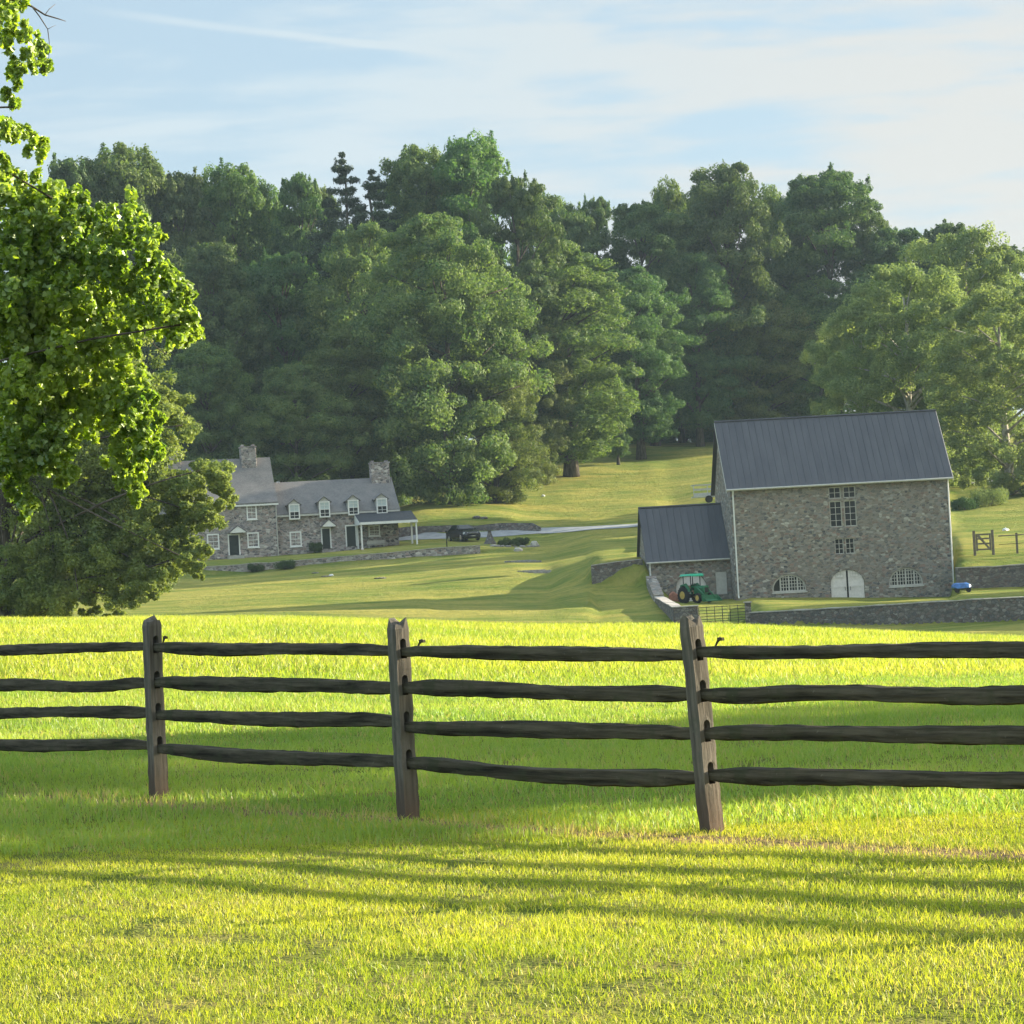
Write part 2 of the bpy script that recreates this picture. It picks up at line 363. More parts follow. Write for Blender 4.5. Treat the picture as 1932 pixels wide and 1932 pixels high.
def grassmat(name, g1, g2, straw, pst, tr, tfac, scale=.5):
    nb = mat(name)
    rnd = nb.node('ShaderNodeNewGeometry').outputs['Random Per Island']
    oc = objco(nb)
    n = nb.noise(oc, scale, 4); n2 = nb.noise(oc, scale*6, 3)
    c = nb.mix(nb.math('ADD', nb.math('MULTIPLY', nb.step(n, .35, .65), .5), nb.math('MULTIPLY', rnd, .5)), g1, g2)
    s = nb.math('ADD', nb.math('MULTIPLY', nb.math('SUBTRACT', n2, .5), .7), nb.math('FRACT', nb.math('MULTIPLY', rnd, 17.3)))
    # dry strip along the fence line
    sp = nb.node('ShaderNodeSeparateXYZ'); nb.link(oc, sp.inputs[0])
    dl = nb.math('ABSOLUTE', nb.math('ADD', nb.math('ADD', nb.math('MULTIPLY', sp.outputs[0], FN[0]), nb.math('MULTIPLY', sp.outputs[1], FN[1])), FN[2]))
    dl = nb.math('ADD', dl, nb.math('MULTIPLY', nb.math('SUBTRACT', n2, .5), .5))
    strip = nb.math('SUBTRACT', 1.0, nb.step(dl, .02, .34))
    f = nb.step(nb.math('ADD', s, nb.math('MULTIPLY', strip, .62)), 1-pst-.03, 1-pst+.03)
    c = nb.mix(f, c, straw)
    d = nb.node('ShaderNodeBsdfDiffuse'); nb.link(c, d.inputs[0])
    t = nb.node('ShaderNodeBsdfTranslucent'); nb.link(nb.mix(1.0, c, tr, 'MULTIPLY'), t.inputs[0])
    mx = nb.node('ShaderNodeMixShader'); mx.inputs[0].default_value = tfac
    nb.link(d.outputs[0], mx.inputs[1]); nb.link(t.outputs[0], mx.inputs[2])
    g = nb.node('ShaderNodeBsdfGlossy'); g.inputs['Roughness'].default_value = .45
    m2 = nb.node('ShaderNodeMixShader'); m2.inputs[0].default_value = .03
    nb.link(mx.outputs[0], m2.inputs[1]); nb.link(g.outputs[0], m2.inputs[2])
    out(nb, m2.outputs[0])

def rubble(name, cols, mortar, scale=3.2, dark=1.0):
    nb = mat(name); oc = objco(nb)
    w = nb.node('ShaderNodeVectorMath', operation='MULTIPLY'); nb.link(oc, w.inputs[0]); w.inputs[1].default_value = (1, 1, 1.75)
    nd = nb.node('ShaderNodeTexNoise'); nd.inputs['Scale'].default_value = 2.5; nb.link(oc, nd.inputs['Vector'])
    ad = nb.node('ShaderNodeVectorMath', operation='MULTIPLY_ADD'); nb.link(nd.outputs['Color'], ad.inputs[0]); ad.inputs[1].default_value = (.25, .25, .25); nb.link(w.outputs[0], ad.inputs[2])
    v = nb.node('ShaderNodeTexVoronoi'); v.inputs['Scale'].default_value = scale; nb.link(ad.outputs[0], v.inputs['Vector'])
    e = nb.node('ShaderNodeTexVoronoi', feature='DISTANCE_TO_EDGE'); e.inputs['Scale'].default_value = scale; nb.link(ad.outputs[0], e.inputs['Vector'])
    sp = nb.node('ShaderNodeSeparateColor'); nb.link(v.outputs['Color'], sp.inputs[0])
    k = len(cols); c = nb.ramp(sp.outputs[0], [(i/k, q) for i, q in enumerate(cols)], 'CONSTANT')
    val = nb.math('ADD', nb.math('MULTIPLY', sp.outputs[1], .75), .62)
    vv = nb.node('ShaderNodeCombineXYZ')
    for i in range(3): nb.link(val, vv.inputs[i])
    c = nb.mix(1.0, c, vv.outputs[0], 'MULTIPLY')
    big = nb.noise(oc, .35, 4)
    c = nb.mix(nb.math('MULTIPLY', nb.step(big, .4, .7), .45), c, tuple(x*.75 for x in mortar))
    fine = nb.noise(oc, 14, 4)
    c = nb.mix(nb.math('MULTIPLY', nb.step(fine, .4, .7), .3), c, (.35*dark, .33*dark, .30*dark))
    mo = nb.math('SUBTRACT', 1.0, nb.step(e.outputs['Distance'], .02, .09))
    c = nb.mix(mo, c, mortar)
    h = nb.math('ADD', nb.step(e.outputs['Distance'], 0, .16), nb.math('MULTIPLY', fine, .35))
    out(nb, principled(nb, c, .9, 0, h, .9, .05, .15))
BAR = [(.24,.20,.17), (.32,.30,.26), (.18,.175,.17), (.27,.185,.155), (.44,.42,.37), (.22,.215,.20), (.30,.24,.20), (.11,.115,.125), (.28,.275,.25), (.36,.32,.26)]
rubble('stone', BAR, (.33, .30, .25), 3.9)
rubble('stone_house', [(.29,.235,.21), (.40,.35,.32), (.16,.15,.15), (.34,.25,.22), (.52,.48,.44), (.25,.22,.21), (.40,.32,.29), (.12,.11,.12)], (.42, .39, .36), 3.1)
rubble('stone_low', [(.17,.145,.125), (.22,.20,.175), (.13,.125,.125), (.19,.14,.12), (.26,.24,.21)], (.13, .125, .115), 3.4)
rubble('stone_pale', [(.38,.34,.30), (.46,.43,.38), (.33,.29,.26), (.50,.47,.42)], (.30, .28, .25), 1.6)
plain('coping', (.42, .39, .35), .9, 0, .2, 3)
plain('white_paint', (.78, .78, .74), .5, 0, .05, 9)
plain('cream_paint', (.50, .49, .44), .6, 0, .08, 5)
plain('cream_board', (.68, .65, .61), .7, 0, .08, 5)
plain('dark_inside', (.012, .013, .014), .8, 0, .1)
plain('door_green', (.018, .028, .026), .4, 0, .1)
plain('black_iron', (.02, .022, .02), .5, .3, .1)
plain('rubber', (.02, .02, .02), .8, 0, .15, 20)
plain('tractor_green', (.012, .14, .055), .35, 0, .1, 4, .5)
plain('tractor_canopy', (.03, .42, .24), .4, 0, .06, 4, .4)
plain('yellow_rim', (.60, .42, .10), .5, 0, .1)
plain('steel', (.35, .36, .36), .35, .8, .1)
plain('seat_tan', (.42, .33, .20), .7)
plain('car_black', (.006, .008, .012), .22, .0, .05, 3, .6)
plain('chrome', (.75, .76, .78), .18, .9, .03)
plain('headlight_lens', (.70, .74, .78), .1, .2, .03, 3, .8)
plain('blue_tarp', (.04, .16, .45), .35, 0, .25, 5, .5)
plain('trailer_white', (.40, .42, .43), .5)
plain('red_brick', (.34, .17, .13), .85, 0, .2, 8)
plain('flagstone', (.22, .22, .20), .9, 0, .25, 5)
plain('boulder', (.27, .255, .23), .9, 0, .25, 4)
plain('gate_wood', (.16, .14, .11), .9, 0, .25, 8)
plain('pale_stone', (.40, .38, .33), .9, 0, .15, 6)
plain('terracotta', (.45, .20, .14), .8, 0, .15, 6)
plain('porch_slate', (.045, .05, .058), .8, 0, .2, 4)
plain('slab', (.40, .39, .36), .9, 0, .12, 3)
nb = mat('glass')
p = nb.node('ShaderNodeBsdfPrincipled'); p.inputs['Base Color'].default_value = (.012, .018, .02, 1); p.inputs['Roughness'].default_value = .12; p.inputs['Specular IOR Level'].default_value = .35
out(nb, p.outputs[0])
plain('blind', (.50, .58, .58), .4, 0, .06, 3, .5)
nb = mat('metal_roof'); oc = objco(nb); n = nb.noise(nb.mapping(oc, (1.2, .25, .25)), 1.0, 5, .6)
n2 = nb.noise(nb.mapping(oc, (6, .3, .3)), 1.0, 3)
c = nb.mix(nb.step(n, .3, .7), (.062, .065, .076), (.084, .087, .098)); c = nb.mix(nb.math('MULTIPLY', nb.step(n2, .45, .75), .35), c, (.115, .118, .13))
out(nb, principled(nb, c, .55, .2, n, .1, .01, .35))
nb = mat('slate_roof'); oc = objco(nb)
br = nb.node('ShaderNodeTexBrick'); nb.link(nb.mapping(oc, (1, 1, 1.4)), br.inputs['Vector']); br.inputs['Scale'].default_value = 3.2
for k_, v_ in (('Color1', (.155,.150,.148,1)), ('Color2', (.205,.198,.192,1)), ('Mortar', (.10,.10,.10,1))): br.inputs[k_].default_value = v_
n = nb.noise(oc, .9, 6, .65)
c = nb.mix(nb.math('MULTIPLY', nb.step(n, .35, .7), .5), br.outputs[0], (.26, .24, .225))
out(nb, principled(nb, c, .8, 0, nb.noise(oc, 7, 4), .4, .03, .2))
def woodmat(name, c1, c2, c3, along):
    nb = mat(name); oc = objco(nb)
    sc = {'x': (1.2, 22, 22), 'z': (22, 22, 1.2)}[along]
    n = nb.noise(nb.mapping(oc, sc), 1.0, 6, .65, .4); n2 = nb.noise(oc, 5, 5, .6); n3 = nb.noise(oc, 28, 3)
    c = nb.mix(nb.step(n, .3, .7), c1, c2)
    c = nb.mix(nb.math('MULTIPLY', nb.step(n2, .5, .68), .7), c, c3)
    c = nb.mix(nb.math('MULTIPLY', nb.step(n3, .66, .76), .15), c, (.42, .40, .33))
    sp = nb.node('ShaderNodeSeparateXYZ'); nb.link(oc, sp.inputs[0])
    if along == 'z':
        lo = nb.math('SUBTRACT', 1.0, nb.step(nb.math('ADD', sp.outputs[2], nb.math('MULTIPLY', n2, .2)), .1, .5))
        c = nb.mix(nb.math('MULTIPLY', lo, .7), c, (.12, .08, .055))
    h = nb.math('ADD', n, nb.math('MULTIPLY', n2, .6))
    out(nb, principled(nb, c, .92, 0, h, .9, .012, .1))
woodmat('post_wood', (.065, .06, .05), (.19, .17, .14), (.10, .105, .08), 'z')
woodmat('rail_wood', (.014, .013, .009), (.115, .10, .07), (.05, .055, .03), 'x')
nb = mat('bark'); oc = objco(nb); n = nb.noise(nb.mapping(oc, (5, 5, 1)), 1.0, 6, .6, .4)
out(nb, principled(nb, nb.mix(nb.step(n, .3, .7), (.045, .038, .03), (.14, .12, .10)), .95, 0, n, .8, .06, .1))
nb = mat('bark_pale'); oc = objco(nb); n = nb.noise(nb.mapping(oc, (3, 3, 1.4)), 1.0, 4, .6, .4)
out(nb, principled(nb, nb.mix(nb.step(n, .4, .62), (.42, .40, .34), (.20, .18, .14)), .9, 0, n, .5, .04, .1))
nb = mat('driveway'); oc = objco(nb); n = nb.noise(oc, 1.3, 6)
out(nb, principled(nb, nb.mix(nb.step(n, .3, .7), (.25, .26, .265), (.34, .345, .35)), .9, 0, n, .3, .02, .2))

# ------------------------------------------------------------------ the fence line (needed by the ground colour)
PB = [ground(300, 1510), ground(771, 1551), ground(1344, 1570)]
d01 = (PB[1]-PB[0]); d12 = (PB[2]-PB[1])
P0 = PB[0] + Vector((-2.2, 3.0, 0)); P0.z = zg(P0.x, P0.y)
P4 = PB[2] + Vector((2.25, -2.3, 0)); P4.z = zg(P4.x, P4.y)
P5 = P4+Vector((2.2, -2.25, 0)); P5.z = zg(P5.x, P5.y)
P6 = P5+Vector((2.2, -2.25, 0)); P6.z = zg(P6.x, P6.y)
POSTS = [P0]+PB+[P4, P5, P6]
fd = (PB[2]-PB[0]); fd.z = 0; fd.normalize()
FN = (-fd.y, fd.x, 0); FN = (FN[0], FN[1], -(FN[0]*PB[1].x+FN[1]*PB[1].y))

grassmat('blade_near', (.20, .31, .02), (.50, .54, .05), (.55, .50, .17), .12, (1.35, 1.25, .7), .5, .45)
grassmat('blade_mid', (.17, .31, .055), (.38, .48, .085), (.42, .38, .15), .10, (1.35, 1.3, .7), .5, .25)
grassmat('blade_far', (.21, .33, .035), (.46, .50, .07), (.48, .44, .16), .12, (1.35, 1.3, .7), .5, .12)
nb = mat('ground'); oc = objco(nb)
sp = nb.node('ShaderNodeSeparateXYZ'); nb.link(oc, sp.inputs[0])
n = nb.noise(nb.mapping(oc, (.10, .16, .1)), 1.0, 6, .6, .3); n2 = nb.noise(oc, 1.1, 6, .65); n3 = nb.noise(nb.mapping(oc, (1, 1.6, 1)), 2.3, 5, .75); n4 = nb.noise(nb.mapping(oc, (.18, 1.1, .2), (0, 0, R(6))), 1.0, 4, .6)
c = nb.mix(nb.step(n, .35, .66), (.12, .18, .03), (.33, .30, .07))
c = nb.mix(nb.math('MULTIPLY', nb.step(n2, .45, .72), .5), c, (.24, .20, .05))
c = nb.mix(nb.math('MULTIPLY', nb.step(n3, .42, .66), .6), c, (.08, .12, .025))
c = nb.mix(nb.math('MULTIPLY', nb.step(n4, .45, .62), .35), c, (.40, .35, .10))
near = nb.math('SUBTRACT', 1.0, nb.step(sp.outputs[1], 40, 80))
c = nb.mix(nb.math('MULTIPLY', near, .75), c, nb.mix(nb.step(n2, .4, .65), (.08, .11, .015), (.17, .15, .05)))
dl = nb.math('ABSOLUTE', nb.math('ADD', nb.math('ADD', nb.math('MULTIPLY', sp.outputs[0], FN[0]), nb.math('MULTIPLY', sp.outputs[1], FN[1])), FN[2]))
dl = nb.math('ADD', dl, nb.math('MULTIPLY', nb.math('SUBTRACT', n2, .5), .6))
c = nb.mix(nb.math('SUBTRACT', 1.0, nb.step(dl, .05, .35)), c, (.21, .14, .085))
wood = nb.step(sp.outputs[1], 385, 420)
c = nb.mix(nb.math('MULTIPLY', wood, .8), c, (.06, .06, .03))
h = nb.math('ADD', nb.math('MULTIPLY', n3, .5), n2)
out(nb, principled(nb, c, .95, 0, h, 1.0, .3, .05))

# ------------------------------------------------------------------ ground sheet
def lines(spec):
    o = [spec[0][0]]
    for a, bb, st in spec:
        k = max(1, round((bb-a)/st)); o += list(np.linspace(a, bb, k+1)[1:])
    return np.array(o)
gx = lines([(-520, -120, 40), (-120, -50, 5), (-50, -6, .9), (-6, 6, .5), (6, 18, .8), (18, 46, .45), (46, 80, 1.2), (80, 140, 5), (140, 520, 40)])
gy = lines([(-40, 8, 6), (8, 30, .5), (30, 110, 1.5), (110, 172, 3), (172, 216, .3), (216, 264, 1.5), (264, 300, .3), (300, 430, 2.5), (430, 1000, 30)])
GX, GY = np.meshgrid(gx, gy); GZ = zt(GX, GY)
nx, ny = len(gx), len(gy)
idx = np.arange(nx*ny).reshape(ny, nx)
fc = np.stack([idx[:-1, :-1], idx[:-1, 1:], idx[1:, 1:], idx[1:, :-1]], -1).reshape(-1, 4)
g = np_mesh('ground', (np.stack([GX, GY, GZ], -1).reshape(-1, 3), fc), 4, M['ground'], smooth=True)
tag(g, kind='structure')

def strip(name, centre, width, matn, lift=.03, kind='structure'):
    """a strip laid along the ground"""
    V = []; F_ = []; n = len(centre)
    for i, (x, y) in enumerate(centre):
        a = Vector(centre[max(0, i-1)]); c_ = Vector(centre[min(n-1, i+1)])
        t = (c_-a).normalized(); nn = Vector((-t.y, t.x))
        w = width[i] if hasattr(width, '__len__') else width
        for j in range(7):
            q = Vector((x, y))+nn*w*(j/6-.5)
            V.append((q.x, q.y, zg(q.x, q.y)+lift))
    for i in range(n-1):
        for j in range(6):
            a = i*7+j; F_.append((a, a+1, a+8, a+7))
    mb = MB(); mb.add(V, F_); o = mb.build(name, M[matn], smooth=True); o['kind'] = kind; return o
def resample(pts, st):
    o = []
    for a, c_ in zip(pts[:-1], pts[1:]):
        a = Vector(a); c_ = Vector(c_); k = max(1, int((c_-a).length/st))
        o += [tuple(a.lerp(c_, i/k)) for i in range(k)]
    return o+[tuple(pts[-1])]
dw = [ground(*Z2(0, 985), 280), ground(*Z2(300, 975), 280), ground(*Z2(560, 968), 280), ground(*Z2(800, 955), 280), ground(*Z2(1100, 930), 280), ground(*Z2(1400, 915), 280), ground(*Z2(1900, 885), 280)]
dw = [Vector((p.x, p.y)) for p in dw]
dwp = [Vector((dw[0].x-9, dw[0].y+2))]+dw+[Vector((24, 296)), Vector((45, 300)), Vector((90, 308))]
_dp = resample(dwp, 1.5)
strip('driveway', _dp, [float(np.interp(q[0], [-14, -4, 4, 14, 24], [2.6, 3.2, 3.6, 6.5, 7])) for q in _dp], 'driveway', .05)

# ------------------------------------------------------------------ grass, three belts from mown foreground to the crest of the field
rng = np.random.default_rng(5)
def belt(name, y0, y1, dens, hgt, wid, matn, segs=2, lean=.5, flat=.0, margin=1.5, keep=None):
    area = .2*2*(y1**2-y0**2)/2+2*margin*(y1-y0)
    N = int(area*dens)
    # sample y with probability proportional to the width
    y = rng.uniform(y0, y1, N*2); w = .2*y+margin; k = rng.uniform(0, .2*y1+margin, N*2) < w
    y = y[k][:N]; N = len(y); x = rng.uniform(-1, 1, N)*(.2*y+margin)
    # tufty density
    cl_ = np.sin(x*3.1+1.3*np.sin(y*2.3))*np.sin(y*3.7+1.1*np.sin(x*2.9))*.5+.5
    s = rng.uniform(0, 1, N) < .45+.55*cl_
    dline = np.abs(x*FN[0]+y*FN[1]+FN[2]); s &= (dline > .16) | (rng.uniform(0, 1, N) < .3)
    bare = np.sin(x*1.9+2.2*np.sin(y*.9+.5))*np.sin(y*1.3+1.7*np.sin(x*1.1+1))+.5*np.sin(x*7.3+y*3.1)*np.sin(y*6.1-x*2.7)
    s &= (bare < .93) | (rng.uniform(0, 1, N) < .25)
    x, y, cl_ = x[s], y[s], cl_[s]; N = len(x)
    z = zt(x, y)
    patch = .75+.5*(np.sin(x*.9+2*np.sin(y*.35))*np.sin(y*.8+x*.3)*.5+.5)
    h = hgt*(.45+.85*rng.random(N)**1.3)*patch; wd = wid*(.6+.8*rng.random(N))
    a = rng.uniform(0, 2*np.pi, N); ca, sa = np.cos(a), np.sin(a)
    th = rng.uniform(0, 2*np.pi, N); ln = h*lean*rng.uniform(.1, 1.5, N)
    if flat:
        fl = rng.random(N) < flat; ln = np.where(fl, h*1.6, ln); h = np.where(fl, h*.25, h)
    lx, ly = np.cos(th)*ln, np.sin(th)*ln
    P = np.stack([x, y, z-.005], 1); S = np.stack([ca*wd/2, sa*wd/2, 0*ca], 1)
    if segs == 2:
        mid = P+np.stack([lx*.3, ly*.3, h*.6], 1); tip = P+np.stack([lx, ly, h], 1)
        V = np.stack([P-S, P+S, mid+S*.8, mid-S*.8, tip], 1)       # 5 verts
        co = V.reshape(-1, 3); bs = np.arange(N)[:, None]*5
        tris = np.concatenate([bs+np.array([[0, 1, 2]]), bs+np.array([[0, 2, 3]]), bs+np.array([[3, 2, 4]])])
        o = np_mesh(name, (co, tris), 3, M[matn])
    else:
        tip = P+np.stack([lx, ly, h], 1)
        o = np_mesh(name, np.stack([P-S, P+S, tip], 1), 3, M[matn])
    return o
tag(belt('mown_grass', 10.2, 21.5, 6400, .034, .0036, 'blade_near', 2, .8, .3, 4.0), 'short mown yellow green grass in front of the rail fence', 'grass', kind='stuff')
tag(belt('pasture_grass', 19.0, 46, 1300, .07, .009, 'blade_mid', 2, .6, .05, 5.0), 'longer green pasture grass just behind the rail fence', 'grass', kind='stuff')
tag(belt('field_grass', 44, 97, 260, .12, .026, 'blade_far', 1, .7, 0, 8), 'bright sunlit grass on the crest of the field', 'grass', kind='stuff')

# ------------------------------------------------------------------ split rail fence
fence = empty('split_rail_fence', PB[1], 0, 'weathered four-rail split rail fence with mortised posts across the foreground', 'fence')
fo = PB[1]
tops = {1: 1163, 2: 1168, 3: 1162}
lean = {0: 0, 1: -.6, 2: .1, 3: 2.6, 4: 0, 5: 0, 6: 0}
rails_at = {  # frame rows of the four rails: (left of the post, right of the post)
 1: [(1219.5, 1221), (1288, 1287), (1345, 1349.5), (1407, 1413)],
 2: [(1227, 1230), (1297, 1298), (1361.6, 1371), (1437, 1439)],
 3: [(1234, 1228.5), (1310, 1309), (1385.6, 1384.5), (1467, 1462.5)]}
def z_at(px, py, P):
    Rr = P.x/P.y
    lo = pt(px, py, P.y); return lo.z
railz = {}
PXB = {1: 285, 2: 760, 3: 1318}
for i in (1, 2, 3):
    railz[i] = [(z_at(PXB[i], a, POSTS[i]), z_at(PXB[i], c_, POSTS[i])) for a, c_ in rails_at[i]]
r_edge = [1226.5, 1309.6, 1386, 1477]
# the right-hand edge of the frame lies most of the way to post 4: extrapolate
q = (pt(1932, 1300, 17.5)); tpar = None
A, D = Vector((PB[2].x, PB[2].y)), Vector((P4.x-PB[2].x, P4.y-PB[2].y))
dr = ray(1932, 1300)
tpar = (dr.x*A.y-A.x)/(D.x-dr.x*D.y)
Yq = A.y+tpar*D.y
railz[4] = []
for k in range(4):
    ze = pt(1932, r_edge[k], Yq).z; z3 = railz[3][k][1]; z4 = z3+(ze-z3)/tpar
    railz[4].append((z4, z4))
railz[5] = [(a-.0, a-.0) for a, _ in railz[4]]; railz[6] = railz[5]
railz[0] = []
A0, D0 = Vector((P0.x, P0.y)), Vector((PB[0].x-P0.x, PB[0].y-P0.y))
dr = ray(0, 1300); t0 = (dr.x*A0.y-A0.x)/(D0.x-dr.x*D0.y); Y0_ = A0.y+t0*D0.y
for k, ye in enumerate([1225, 1292.5, 1344, 1404.5]):
    ze = pt(0, ye, Y0_).z; z1_ = railz[1][k][0]; z0_ = z1_+(ze-z1_)/(1-t0); railz[0].append((z0_, z0_))
for i, P in enumerate(POSTS):
    rot = math.atan2(fd.y, fd.x)
    top = (pt(285 if i == 1 else 748 if i == 2 else 1298, tops[i], P.y).z if i in tops else P.z+1.5)
    H = top-P.z
    wx, wy = .105, .135
    mb = MB()
    nz = 26; ring = []
    prof = []
    rr = random.Random(40+i)
    for k in range(nz):
        z = -.35+(H+.35)*k/(nz-1)
        sft = .004*math.sin(z*5+i)
        for (sx, sy) in ((-1,-1), (0,-1), (1,-1), (1,0), (1,1), (0,1), (-1,1), (-1,0)):
            jig = rr.uniform(-.003, .003); cr_ = .92 if sx and sy else 1.0
            tz = z
            if k == nz-1: tz = z+rr.uniform(-.05, .012)*(1.0)
            taper = 1-.04*z
            if k == nz-1: taper *= .84
            prof.append((sx*wx/2*cr_*taper+sft+jig, sy*wy/2*cr_*taper+jig, tz))
    fs = []
    for k in range(nz-1):
        for j in range(8):
            a, c_ = k*8+j, k*8+(j+1) % 8; fs.append((a, c_, c_+8, a+8))
    base8 = (nz-1)*8
    prof.append((0, 0, H-.035))
    fs += [(base8+j, base8+(j+1) % 8, len(prof)-1) for j in range(8)]
    fs += [tuple(range(7, -1, -1))]
    mb.add(prof, fs)
    po = mb.build('post', M['post_wood'], fence)
    ct = MB()
    for k in range(4):
        zc_ = (railz[i][k][0]+railz[i][k][1])/2-P.z
        hole = [(-.026, zc_-.05), (.026, zc_-.05), (.026, zc_+.062)]+[(.026*math.cos(R(a)), zc_+.062+.026*math.sin(R(a))) for a in (30, 60, 90, 120, 150)]+[(-.026, zc_+.062)]
        ct.prismx(hole, -.2, .2)
    cut(po, ct)
    po.location = P-fo
    po.rotation_euler = (Matrix.Rotation(R(-lean[i]), 3, 'Y') @ Matrix.Rotation(rot, 3, 'Z')).to_euler()
    lz = R(-lean[i])
def rail_mesh(A, Bv, th, bow, seed, wav=0):
    """irregular split rail between two points; thickness th, ends whittled"""
    rr = random.Random(seed); n = 34; L = (Bv-A).length
    t = (Bv-A).normalized(); side = Vector((0, 0, 1)).cross(t).normalized(); up = t.cross(side)
    V = []; rot0 = rr.uniform(-.5, .5)
    ph = [rr.uniform(0, 6.3) for _ in range(6)]
    for i in range(n):
        s = i/(n-1); e = min(1, min(s, 1-s)/.11)**.8
        c_ = A.lerp(Bv, s)+up*(bow*math.sin(math.pi*s)+.006*e*math.sin(5*s+ph[0])+e*wav*math.sin(2*math.pi*1.5*s+ph[4]))
        hh = th*(.62+.38*e)*(1+.10*math.sin(7*s+ph[1])*e); ww = (.036+(.085-.036)*e)*(1+.1*math.sin(6*s+ph[2]))
        for j, (u, v) in enumerate(((-.48,-.42), (.0,-.52), (.50,-.36), (.47,.05), (.38,.46), (-.08,.50), (-.44,.40), (-.52,-.05))):
            jt = rr.uniform(-.0035, .0035)
            V.append(c_+side*(u*ww+jt)+up*(v*hh*(1+.03*math.sin(40*s+j))+jt))
    fs = []
    for i in range(n-1):
        for j in range(8):
            a, c_ = i*8+j, i*8+(j+1) % 8; fs.append((a, c_, c_+8, a+8))
    fs += [tuple(range(7, -1, -1)), tuple((n-1)*8+j for j in range(8))]
    # express in a frame whose x runs along the rail
    fr = Matrix((t, side, up)); V2 = [fr @ (v-A) for v in V]
    mb = MB(); mb.add(V2, fs)
    o = mb.build('rail', M['rail_wood'], fence)
    o.matrix_basis = Matrix.Translation(A-fo) @ fr.transposed().to_4x4()
    return o
bows = {(1, 0): -.002, (1, 1): -.006, (1, 2): .0, (1, 3): -.015, (2, 0): .0, (2, 1): 0, (2, 2): .005, (2, 3): -.035, (3, 0): .0, (3, 1): .0, (3, 2): .0, (3, 3): .01, (0, 1): -.01}
for i in range(6):
    for k in range(4):
        a, c_ = POSTS[i], POSTS[i+1]
        dd = (c_-a); dd.z = 0; dd.normalize()
        lx = lambda P, z, q: -math.tan(R(lean[q]))*(z-P.z)
        A = Vector((a.x+lx(a, railz[i][k][1], i), a.y, railz[i][k][1]))+dd*.012
        Bv = Vector((c_.x+lx(c_, railz[i+1][k][0], i+1), c_.y, railz[i+1][k][0]))-dd*.012
        th = [.088, .102, .10, .10][k] * (1.02 if i >= 3 else .97 if i == 0 else 1.03)
        wv = {(0, 1): .012, (3, 1): .014}.get((i, k), .003)
        ro = rail_mesh(A, Bv, th, bows.get((i, k), 0), 100+i*7+k, wv)
        if k == 0 and i in (1, 2, 3):
            mb = MB(); mb.tube([(.17, 0, .03), (.185, 0, .055), (.215, .0, .085)], [.006, .008, .011], 6)
            mb.box(.195, .235, -.012, .012, .066, .086)
            mb.build('insulator', M['rail_wood'], ro)

# a few tall grass stalks and weeds beside the fence
def stalks(px, py, n, h, name, label, seed, spread=.25):
    g0 = ground(px, py); rr = random.Random(seed); mb = MB()
    for _ in range(n):
        x, y = rr.uniform(-spread, spread), rr.uniform(-.15, .15); hh = h*rr.uniform(.5, 1); a = rr.uniform(0, 6.3); l = hh*rr.uniform(.2, .7)
        w = .003
        p0 = (x, y, zg(g0.x+x, g0.y+y)-g0.z); p1 = (x+.35*l*math.cos(a), y+.35*l*math.sin(a), p0[2]+hh*.75); p2 = (x+l*math.cos(a), y+l*math.sin(a), p0[2]+hh)
        mb.add([(p0[0]-w, p0[1], p0[2]), (p0[0]+w, p0[1], p0[2]), (p1[0]+w*.8, p1[1], p1[2]), (p1[0]-w*.8, p1[1], p1[2]), p2], [(0, 1, 2, 3), (3, 2, 4)])
    o = mb.build(name, M['blade_far']); o.location = g0; tag(o, label, 'grass tuft'); return o
stalks(1610, 1568, 34, .26, 'grass_tuft', 'tuft of tall pale grass stalks right of the leaning fence post', 3)
stalks(1830, 1560, 22, .16, 'grass_tuft', 'low tuft of long grass below the rails near the right edge', 4, .14)

# ------------------------------------------------------------------ buildings
class Frame:
    """local frame of a facade: x along the wall, y going back, z up"""
    def __init__(s, L, th): s.L = Vector(L); s.th = th; s.c, s.s = math.cos(th), math.sin(th)
    def hit(s, p, y=0.0):
        d = ray(*p); o = Vector((0, 0, EYE))-s.L
        by = lambda v: -v.x*s.s+v.y*s.c
        t = (y-by(o))/by(d); w = o+d*t
        return (w.x*s.c+w.y*s.s, w.z)
def arch(x0, x1, z0, zs, rise, n=12):
    """opening with a segmental arch: outline counter-clockwise from bottom left"""
    c_ = (x0+x1)/2; a = (x1-x0)/2
    return [(x0, z0), (x1, z0)]+[(c_+a*math.cos(math.pi*i/n), zs+rise*math.sin(math.pi*i/n)) for i in range(n+1)]
def archtop(x, x0, x1, zs, rise):
    c_ = (x0+x1)/2; a = (x1-x0)/2; t = max(0, 1-((x-c_)/a)**2)
    return zs+rise*math.sqrt(t)
